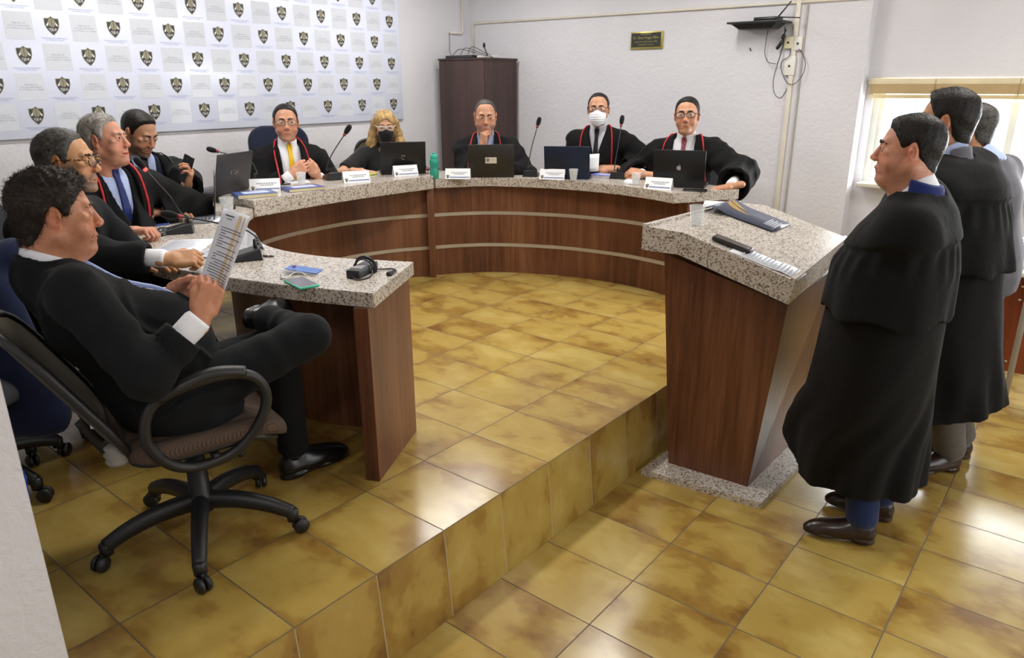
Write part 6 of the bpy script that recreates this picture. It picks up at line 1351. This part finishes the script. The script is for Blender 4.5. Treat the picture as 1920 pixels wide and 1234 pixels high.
# bottle
o = onz(815, 335, Z3_); t = thing('water_bottle', 'turquoise sports bottle between two name cards at the desk joint', 'bottle', o); tq = simple('turquoise', '#2fae96', .3); Mo = frame(o, np.eye(3), 1.0)
tr = glassmat('turquoise_clear', (.10, .62, .50, 1), .12, 1.2); tr = simple('turquoise_body', '#36b49a', .18, Transmission_Weight=.35)
MB().lathe([(.001, 0), (.030, 0), (.033, .006), (.034, .05), (.029, .075), (.029, .09), (.034, .115), (.034, .14), (.024, .150), (.001, .150)], tr, 28, Mo).build('body', None, t)
MB().lathe([(.001, .148), (.026, .148), (.027, .152), (.027, .172), (.022, .180), (.001, .180)], tq, 24, Mo).box((-.011, -.009, .178), (.011, .009, .194), tq, Mo, bev=.004).build('cap', None, t)

def papers(label, px, z, rz, w=.21, d=.297, n=1, name='paper_sheet', curl=0., text=True, mat=None):
    o = onz(*px, z) if px is not None else None; t = thing(name, label, 'paper', o); mb = MB(); rr = random.Random(int(px[0])); m = mat or simple('paper_white', '#e9ebf2', .7, var=.01)
    for k in range(n):
        M = xf(o+V3(0, 0, k*.0016+.0004), rz+(rr.random()-.5)*.25*(n > 1)); nu = 6; v = []
        for i in range(nu+1):
            for j in (0, 1): v.append((-w/2+w*j, -d/2+d*i/nu, curl*(i/nu)**2*(.6+.4*rr.random())*(k == n-1)))
        mb.add(v, [[2*i, 2*i+1, 2*i+3, 2*i+2] for i in range(nu)], m, True, M)
    oo = mb.build('sheets', None, t); s = oo.modifiers.new('t', 'SOLIDIFY'); s.thickness = .0012; s.offset = 0
    if text:
        tx = MB(); M = xf(o+V3(0, 0, n*.0016+.0014), rz); ink = simple('ink_faint', '#a9adb8', .8)
        for k in range(int(16)):
            y = d/2-.03-k*.015
            if y < -d/2+.02 or curl: break
            tx.box((-w/2+.02, y, 0), (w/2-.02-(.06*rr.random()), y+.004, .0002), ink, M)
        if tx.n: tx.build('print', None, t)
    return t
papers('loose pile of white pages between the phone user and the silver haired speaker', (350, 388), Z1, 1.2, .21, .297, 7, 'paper_pile', .05)
papers('white page lying under the hands of the man with tortoiseshell glasses', (345, 462), Z1, .75, .21, .297, 2); papers('white page lying beside the base of the near microphone', (425, 470), Z1+.004, .35, .20, .27)
papers('white page by the folded hands of the yellow tie man', (558, 340), Z2, 1.1, .15, .21); papers('white note under the papers of the edge on laptop', (392, 412), Z1, .5, .16, .2)
# sheet held by the masked man
o = atd(1104, 306, (onz(1110, 325, .80)-CAM)@CF-.02); t = thing('paper_sheet', 'white page held up by the man with the white face mask', 'paper', o); mb = MB(); v = []
for i in range(7):
    for j in range(5): v.append((-.075+.15*i/6, .018*math.sin(i*.6), -.06+.13*j/4))
mb.add(v, [[i*5+j, (i+1)*5+j, (i+1)*5+j+1, i*5+j+1] for i in range(6) for j in range(4)], simple('paper_white', '#e9ebf2', .7), True, xf(o, .5, 1, -.3)); oo = mb.build('sheet', None, t); oo.modifiers.new('t', 'SOLIDIFY').thickness = .0008

def phone(label, px, z, rz, col, case=None, name='smartphone', w=.075, d=.155, p=None, M=None):
    o = onz(*px, z) if p is None else p; M = xf(o, rz) if M is None else M; t = thing(name, label, 'phone', o); MB().box((-w/2, -d/2, 0), (w/2, d/2, .009), simple('case_'+(case or col)[1:], case or col, .4), M, bev=.0035, seg=3).build('case', None, t); MB().box((-w/2+.004, -d/2+.004, .0088), (w/2-.004, d/2-.004, .0095), simple('glass_'+col[1:], col, .08), M).build('screen', None, t)
phone('smartphone in mint green case lying near the free end of the bench', (565, 533), Z1, 1.35, '#5a5660', '#4cc2a0', w=.078, d=.15); phone('black smartphone beside the apple logo laptop', (1303, 358), Z3_, -1.2, '#17181a', w=.08, d=.16); phone('black smartphone by the sleeve of the yellow tie man', (527, 345), Z2, 1.4, '#17181a')
phone('blue framed handheld unit beside the lit microphone', (306, 419), Z1, 1.0, '#10141c', '#3a55a8', w=.07, d=.13)
def mouse(label, px, z, rz, col='#1a1b1d'):
    o = onz(*px, z); mb = MB(); sdf_add(mb, lambda P: smax(ell((0, 0, .004), (.031, .055, .032))(P), -P[:, 2], .002), (-.05, -.07, -.01), (.05, .07, .05), .004, simple('mouse_'+col[1:], col, .3), xf(o, rz)); tag(mb.build('computer_mouse'), label, 'mouse')
mouse('black computer mouse beside the base of the lit microphone', (305, 440), Z1, .8); mouse('white computer mouse under the hand of the striped tie man', (1180, 345), Z3_, 1.3, '#dfe1e4')
# calculator with keys
o = onz(380, 415, Z1); t = thing('calculator', 'grey desk calculator with many keys beside the edge on laptop', 'calculator', o); M = xf(o, 1.0); MB().box((-.055, -.08, 0), (.055, .08, .018), simple('calc_grey', '#8f929a', .4), M, bev=.004).build('housing', None, t); mb = MB()
for i in range(5):
    for j in range(6): mb.box((-.045+i*.019, -.07+j*.018, .017), (-.031+i*.019, -.057+j*.018, .0205), simple('key_dark', '#4b4e57', .5), M)
mb.build('keys', None, t); MB().box((-.045, .045, .0175), (.045, .07, .0195), simple('lcd', '#6f7a6c', .2), M).build('display', None, t)
o = onz(433, 392, Z1+.0); mb = MB(); mb.lathe([(.001, 0), (.028, 0), (.030, .003), (.030, .024), (.027, .027), (.001, .027)], BP, 24, frame(o, np.eye(3), .9)); tag(mb.build('round_tin'), 'small black round tin on the bench corner', 'tin')
# pen and key like stick
def stick(name, label, cat, px, z, dirv, ln, r, col):
    o = onz(*px, z); d = nrm(dirv); mb = MB(); mb.tube([o-d*ln/2+V3(0, 0, r), o+d*ln*.35+V3(0, 0, r), o+d*ln/2+V3(0, 0, r)], [r, r, r*.4], simple(name+'_c', col, .3), 10); mb.tube([o+d*ln*.1+V3(0, 0, r), o+d*ln*.16+V3(0, 0, r)], r*1.25, simple('steel', '#b9b9b6', .3, .9), 10); tag(mb.build(name), label, cat)
stick('pen', 'black pen lying on the page near the hand of the man in tortoiseshell glasses', 'pen', (372, 474), Z1+.004, (.8, -.15, 0), .13, .0045, '#14151a'); stick('marker_pen', 'short metallic marker lying right of the near microphone', 'pen', (500, 482), Z1, (.75, .45, 0), .07, .0045, '#5c544e')
stick('highlighter', 'yellow green highlighter by the hand of the masked woman', 'pen', (694, 329), Z2, (.1, 1, 0), .13, .008, '#b6cf2e')
# folded blue mask in a plastic pouch with earphones
o = onz(572, 511, Z1); t = thing('card_pouch', 'clear pouch with a blue card beside the mint green phone', 'pouch', o); M = xf(o, .55); mb = MB(); mb.box((-.07, -.035, .012), (.06, .035, .0135), simple('card_blue', '#4f74b8', .35), M@np.array(Matrix.Rotation(.12, 4, 'Y'))); mb.build('card', None, t)
mb = MB(); mb.box((-.085, -.042, .003), (.075, .042, .010), simple('pouch_clear', '#e8edf4', .1, Alpha=.3), M@np.array(Matrix.Rotation(.12, 4, 'Y')), bev=.003); mb.build('sleeve', None, t)
mb = MB(); mb.tube([(-.045+.006*math.cos(a), .006+.006*math.sin(a), .022) for a in np.linspace(0, 5.6, 12)], .002, simple('red_clip', '#b02030', .4), 6, M); mb.build('clip', None, t)
o = onz(548, 522, Z1); wc = simple('white_cable', '#d8d8d6', .5); mb = MB(); mb.tube(smooth_path([o+V3(.02, .05, .004), o+V3(-.03, .05, .012), o+V3(-.02, .0, .004), o+V3(.03, .01, .004), o+V3(.0, -.02, .004), o+V3(-.05, -.01, .004)], 7), .0018, wc, 6); mb.lathe([(.001, 0), (.007, 0), (.008, .008), (.001, .012)], wc, 12, xf(o+V3(-.05, -.01, .001))); mb.lathe([(.001, 0), (.007, 0), (.008, .008), (.001, .012)], wc, 12, xf(o+V3(-.02, -.03, .001))); tag(mb.build('earphones'), 'white wired earphones tangled above the mint green phone', 'earphones')
# laptop power adapter with wound cable
o = onz(680, 513, Z1); t = thing('power_adapter', 'black laptop power adapter wrapped in its own cable at the bench end', 'adapter', o); d_ = nrm(onz(728, 487, Z1)-onz(650, 530, Z1)); rz = math.atan2(d_[1], d_[0]); M = xf(o, rz)
ADP = simple('adapter_black', '#1d1d1f', .45); MB().box((-.085, -.028, 0), (.085, .028, .033), ADP, M, bev=.006, seg=3).build('brick', None, t); MB().box((-.05, -.020, .0332), (.0, .020, .0336), simple('label_grey', '#8f8f93', .5), M).build('rating_label', None, t)
mb = MB()
for k in range(4):
    x0_ = .0+.012*k; lp = [(x0_+.012*math.sin(a*.5+k), .037*math.cos(a)*(1+.1*k), .017+.034*math.sin(a)*(1.1+.25*(k % 2))) for a in np.linspace(0, 2*PI, 26, endpoint=False)]; lp = [(x, y, max(z_, .0035)) for x, y, z_ in lp]; mb.tube(lp, .0032, BP, 7, M, closed=True)
mb.tube(smooth_path([(.02, -.035, .02), (-.03, -.05, .004), (-.075, -.052, .004), (-.105, -.03, .004), (-.088, .0, .012)], 7), .0030, BP, 7, M); mb.tube(smooth_path([(.03, -.035, .012), (.07, -.055, .004), (.085, -.085, .004), (.06, -.115, .004), (.03, -.118, .006)], 7), .0028, BP, 7, M); mb.build('cable', None, t)
mb = MB(); mb.tube([(.032, -.118, .008), (.006, -.116, .008), (-.004, -.115, .008)], [.006, .008, .0105], BP, 10, M); mb.tube([(-.004, -.115, .008), (-.016, -.113, .008)], [.0105, .0085], BP, 10, M); mb.build('plug', None, t)
# bits by the woman
o = onz(822-30, 322, Z2)
tag(MB().box((-.09, -.05, 0), (.09, .05, .012), simple('folder_maroon', '#5e2630', .4), xf(onz(800, 318, Z2), 1.2), bev=.002).build('folder'), 'maroon folder behind the turquoise bottle', 'folder')

# ------------------------------------------------------------------ things on the lectern
def lect_frame(u, v, rot):
    o = lect(u, v); s = nrm(V3(.487, 0, -.134)) if o[0] > .16 else V3(1, 0, 0); y = V3(0, 1, 0); n = np.cross(s, y); c, sn = math.cos(rot), math.sin(rot)
    return frame(o+n*.0006, np.stack([c*s+sn*y, -sn*s+c*y, n], 1))
M = lect_frame(1372, 462, .08); t = thing('wallet', 'slim black wallet lying across the top edge of the page on the lectern', 'wallet', M[:3, 3]); MB().box((-.085, -.030, .002), (.085, .030, .020), simple('wallet_black', '#201d1c', .4), M, bev=.005, seg=3).build('body', None, t); MB().box((-.07, -.028, .0195), (.07, .004, .021), simple('wallet_brown', '#4a3a33', .4), M, bev=.001).build('flap', None, t)
M = lect_frame(1437, 493, .06); t = thing('paper_sheet', 'printed white page lying on the near side of the lectern slope', 'paper', M[:3, 3]); mb = MB(); v = []
for i in range(9):
    for j in (0, 1): v.append((-.15+.30*i/8, -.05+.125*j, .0012+.004*math.sin(i*1.3)*(i > 4)+.0*(i)))
mb.add(v, [[2*i, 2*i+2, 2*i+3, 2*i+1] for i in range(8)], simple('paper_white', '#e9ebf2', .7), True, M); oo = mb.build('sheet', None, t); oo.modifiers.new('t', 'SOLIDIFY').thickness = .0008
mb = MB(); ink = simple('ink_faint', '#a9adb8', .8)
for k in range(14): mb.box((-.10+k*.0165, -.038, .0065), (-.093+k*.0165, .060-.03*(k % 4 == 0), .0068), ink, M)
mb.build('print', None, t)
def booklet():
    A = [lect(u, v) for u, v in ((1313, 398), (1361, 386), (1482, 421), (1450, 436))]
    a, b_, c = lect(1318, 399), lect(1372, 408), lect(1450, 436); e0, e1, e2 = lect(1368, 386), lect(1404, 392), lect(1483, 422)
    t = thing('booklet', 'dark blue programme booklet with a golden sweep on the far side of the lectern', 'booklet', a); n1, n2 = V3(0, 0, 1), nrm(V3(.134, 0, .487)); m = simple('booklet_blue', '#474d60', .35); mb = MB()
    nu = 10; lo_, hi_ = smooth_path([a, b_, c], 5), smooth_path([e0, e1, e2], 5); v = []
    for i in range(len(lo_)):
        k = i/(len(lo_)-1); off = .006+.030*math.exp(-((k-.18)/.22)**2); v += [lo_[i]+V3(0, 0, off), hi_[i]+V3(0, 0, off)]
    mb.add(v, [[2*i, 2*i+2, 2*i+3, 2*i+1] for i in range(len(lo_)-1)], m, True); oo = mb.build('cover', None, t); sm = oo.modifiers.new('t', 'SOLIDIFY'); sm.thickness = .004; sm.offset = -1
    g = MB(); gold = simple('print_gold', '#a58448', .4); V = np.array(v).reshape(-1, 2, 3)
    def pt(s_, t_):
        x = s_*(len(V)-1); i = min(int(x), len(V)-2); fr = x-i; lo2 = V[i, 0]*(1-fr)+V[i+1, 0]*fr; hi2 = V[i, 1]*(1-fr)+V[i+1, 1]*fr; return lo2*(1-t_)+hi2*t_+V3(0, 0, .0012)
    for s0, s1, t0, t1 in ((.10, .62, .78, .42), (.16, .55, .88, .66), (.22, .50, .60, .46)):
        n = 8
        for i in range(n):
            u0, u1 = i/n, (i+1)/n; w0, w1 = .06*math.sin(PI*u0)+.01, .06*math.sin(PI*u1)+.01; c0, c1 = t0+(t1-t0)*u0, t0+(t1-t0)*u1; S0, S1 = s0+(s1-s0)*u0, s0+(s1-s0)*u1; g.quad(pt(S0, c0-w0), pt(S1, c1-w1), pt(S1, c1+w1), pt(S0, c0+w0), gold)
    wt = simple('print_pale', '#c9cdd8', .5)
    for k in range(6): g.quad(pt(.80+k*.026, .25), pt(.812+k*.026, .25), pt(.812+k*.026, .8-.1*(k % 2)), pt(.80+k*.026, .8-.1*(k % 2)), wt)
    g.build('cover_print', None, t)
booklet()
o = lect(1340, 391); t = thing('paper_roll', 'white page curling up behind the booklet on the lectern', 'paper', o); mb = MB(); v = []
for i in range(10):
    a = i/9*2.4; 
    for j in (0, 1): v.append((.10*j-.05, -.045*math.cos(a), .034*math.sin(a)+.002))
mb.add(v, [[2*i, 2*i+2, 2*i+3, 2*i+1] for i in range(9)], simple('paper_white', '#e9ebf2', .7), True, xf(o, .2)); oo = mb.build('sheet', None, t); oo.modifiers.new('t', 'SOLIDIFY').thickness = .0008

# ------------------------------------------------------------------ wall shelf with router, sockets and cables
y = YB
a, b_ = ony(1374, 44, y-.12), ony(1470, 44, y-.12); t = thing('router_shelf', 'small black shelf mounted high on the back wall beside the cable duct', 'shelf', (a[0], y, a[2]))
MB().box((a[0], y-.24, a[2]-.012), (b_[0]+.02, y-.0, a[2]+.002), BP, bev=.003).build('board', None, t)
mb = MB(); quadprism([(a[0]+.07, y-.16, a[2]-.05), (b_[0]-.08, y-.16, a[2]-.05), (b_[0]-.08, y, a[2]-.05), (a[0]+.07, y, a[2]-.05)], 0, 0, mb, BP, [(a[0]+.02, y-.2, a[2]-.012), (b_[0]-.03, y-.2, a[2]-.012), (b_[0]-.03, y, a[2]-.012), (a[0]+.02, y, a[2]-.012)]); mb.build('bracket', None, t)
r = ony(1440, 34, y-.12); t = thing('wifi_router', 'flat black router with raised antenna on the wall shelf', 'router', (r[0], y-.12, a[2]+.002)); MB().box((r[0]-.085, y-.20, a[2]+.0025), (r[0]+.095, y-.05, a[2]+.030), BP, bev=.008).build('housing', None, t)
mb = MB(); q = V3(r[0]+.07, y-.10, a[2]+.03); mb.tube([q, ony(1484, 2, y-.10)], [.006, .005], BP, 8); mb.build('antenna', None, t); mb = MB(); mb.tube([q, ony(1500, 33, y-.1)], [.005, .004], BP, 8); mb.build('antenna', None, t)
def socket(label, px, w, h_, name='wall_socket', col='#e2e0d8'):
    p = ony(*px, y); t = thing(name, label, 'socket', (p[0], y, p[2]-h_/2)); MB().box((p[0]-w/2, y-.028, p[2]-h_/2), (p[0]+w/2, y-.0125 if name == 'x' else y, p[2]+h_/2), simple('socket_'+col[1:], col, .35), bev=.006, seg=3).build('plate', None, t); mb = MB(); mb.lathe([(.0005, 0), (.008, 0), (.009, .002), (.0005, .003)], simple('socket_hole', '#3a3a3c', .5), 12, xf((p[0], y-.0285, p[2]), 0, 1, PI/2)); mb.build('outlet', None, t)
socket('white wall socket with a plug right of the cable duct under the router shelf', (1498, 82), .065, .10); socket('cream connection box on the cable duct below the router shelf', (1480, 80), .07, .09, 'junction_box', '#d8d3b4'); socket('large white socket box low on the cable duct with hanging cable loop', (1482, 124), .085, .14)
mb = MB(); bc = simple('cable_dark', '#3b3b40', .5)
def wire(lbl, pix, r=.003, dy=.04, m=None):
    mb = MB(); mb.tube(smooth_path([ony(u, v, y-dy) for u, v in pix], 8), r, m or bc, 6); tag(mb.build('cable'), lbl, 'cable')
wire('thin grey cable hanging in a loop left of the duct under the shelf', [(1440, 56), (1436, 80), (1434, 100), (1440, 116), (1455, 120)]); wire('grey cable loop hanging around the large socket box', [(1482, 92), (1480, 105), (1466, 116), (1466, 135), (1476, 155), (1490, 157), (1505, 140), (1510, 118), (1503, 98), (1497, 92)])
wire('faint cable hanging lowest under the router shelf', [(1457, 122), (1450, 150), (1452, 175), (1464, 183), (1476, 165), (1479, 150)], .002, .005); wire('black plug cord hanging from the router shelf beside the duct', [(1472, 50), (1470, 75), (1464, 100), (1457, 122)], .004)
o1, o2 = ony(1470, 66, y-.05), ony(1456, 92, y-.05); mb = MB(); mb.tube(smooth_path([ony(1474, 55, y-.05), o1, (o1+o2)/2+V3(.01, 0, 0), o2], 5), [.006]*5+[.016]*3+[.008]*2+[.014]*5+[.010], BP, 10); tag(mb.build('plug_adapter'), 'black plug and adapter hanging just under the router shelf', 'adapter')
mb = MB(); mb.tube([ony(1372+36, 95, y-.004), ony(1406, 90, y-.004)], .005, simple('nail', '#4c4a48', .5, .5), 8); tag(mb.build('wall_nail'), 'dark nail stub on the bare back wall below the router shelf', 'nail')

# ------------------------------------------------------------------ side table at the right edge
tb = wood('table_red_brown', '#6b3018', '#7d3d20', '#94502d', 1.0, .3); x0, y0 = 1.20, 4.02
t = thing('side_table', 'small table with white top, reddish wooden front and metal legs at the right edge', 'table', (1.75, 4.35, H))
MB().box((x0-.05, y0-.05, H+.735), (2.5, 4.75, H+.76), simple('laminate_white', '#ddd9cf', .3), bev=.003).build('table_top', None, t); MB().box((x0-.02, y0+.06, H+.14), (x0+.30, y0+.085, H+.73), tb).build('front_panel', None, t)
MB().box((x0+.30, y0+.07, H+.14), (2.4, y0+.09, H+.73), tb).build('modesty_board', None, t)
lm = simple('leg_steel', '#a9a296', .35, .5)
for (lx, ly) in ((x0+.10, y0-.01), (x0+.10, 4.68), (2.42, y0), (2.42, 4.68)): mb = MB(); mb.box((lx-.016, ly-.016, H), (lx+.016, ly+.016, H+.735), lm, bev=.003); mb.build('leg', None, t)
sc = MB()
for zz in (.66, .58, .20): sc.lathe([(.001, 0), (.008, 0), (.007, .002), (.001, .003)], METALW, 10, xf((x0+.06, y0+.059, H+zz), 0, 1, PI/2))
sc.build('screw_caps', None, t)
o = V3(1.215, 4.12, H+.76); t = thing('thermos', 'shiny metallic canister with yellow mark on the white table', 'canister', o); MB().lathe([(.001, 0), (.055, 0), (.058, .005), (.058, .15), (.050, .165), (.001, .168)], simple('foil_silver', '#c9ccd0', .25, .8, bump=.6, bscale=40), 28, frame(o, np.eye(3), 1)).build('body', None, t); MB().lathe([(.001, 0), (.018, 0), (.016, .008), (.001, .01)], simple('yellow_dot', '#d0b92e', .5), 14, xf(o+V3(-.01, -.056, .11), 0, 1, PI/2)).build('badge', None, t)
# blue bin behind the near wall
o = onz(55, 1085, 0)+V3(-.02, .03, 0); o = V3(-.90, -.44, 0); t = thing('waste_bin', 'blue plastic waste bin behind the near wall end at the left edge', 'bin', o); bb = simple('bin_blue', '#1f4fc0', .35, var=.1)
mb = MB(); mb.lathe([(.001, 0), (.095, 0), (.10, .01), (.125, .29), (.13, .30), (.122, .30), (.115, .28), (.095, .02), (.001, .02)], bb, 30, frame(o, np.eye(3), 1.0), cap=False); mb.build('body', None, t)
bag = MB()
bv = lambda P: np.abs(cap(o+V3(0, 0, .12), o+V3(0, 0, .30), .105, .125)(P)-.004+.006*wob(P, 30., 2, 2))-.003
sdf_add(bag, lambda P: smax(bv(P), np.abs(P[:, 2]-o[2]-.265)-.055-.01*wob(P, 25., 1, 1), .004), o+V3(-.16, -.16, .18), o+V3(.16, .16, .36), .006, simple('bag_blue', '#2a5fd6', .3)); bag.build('bin_bag', None, t)
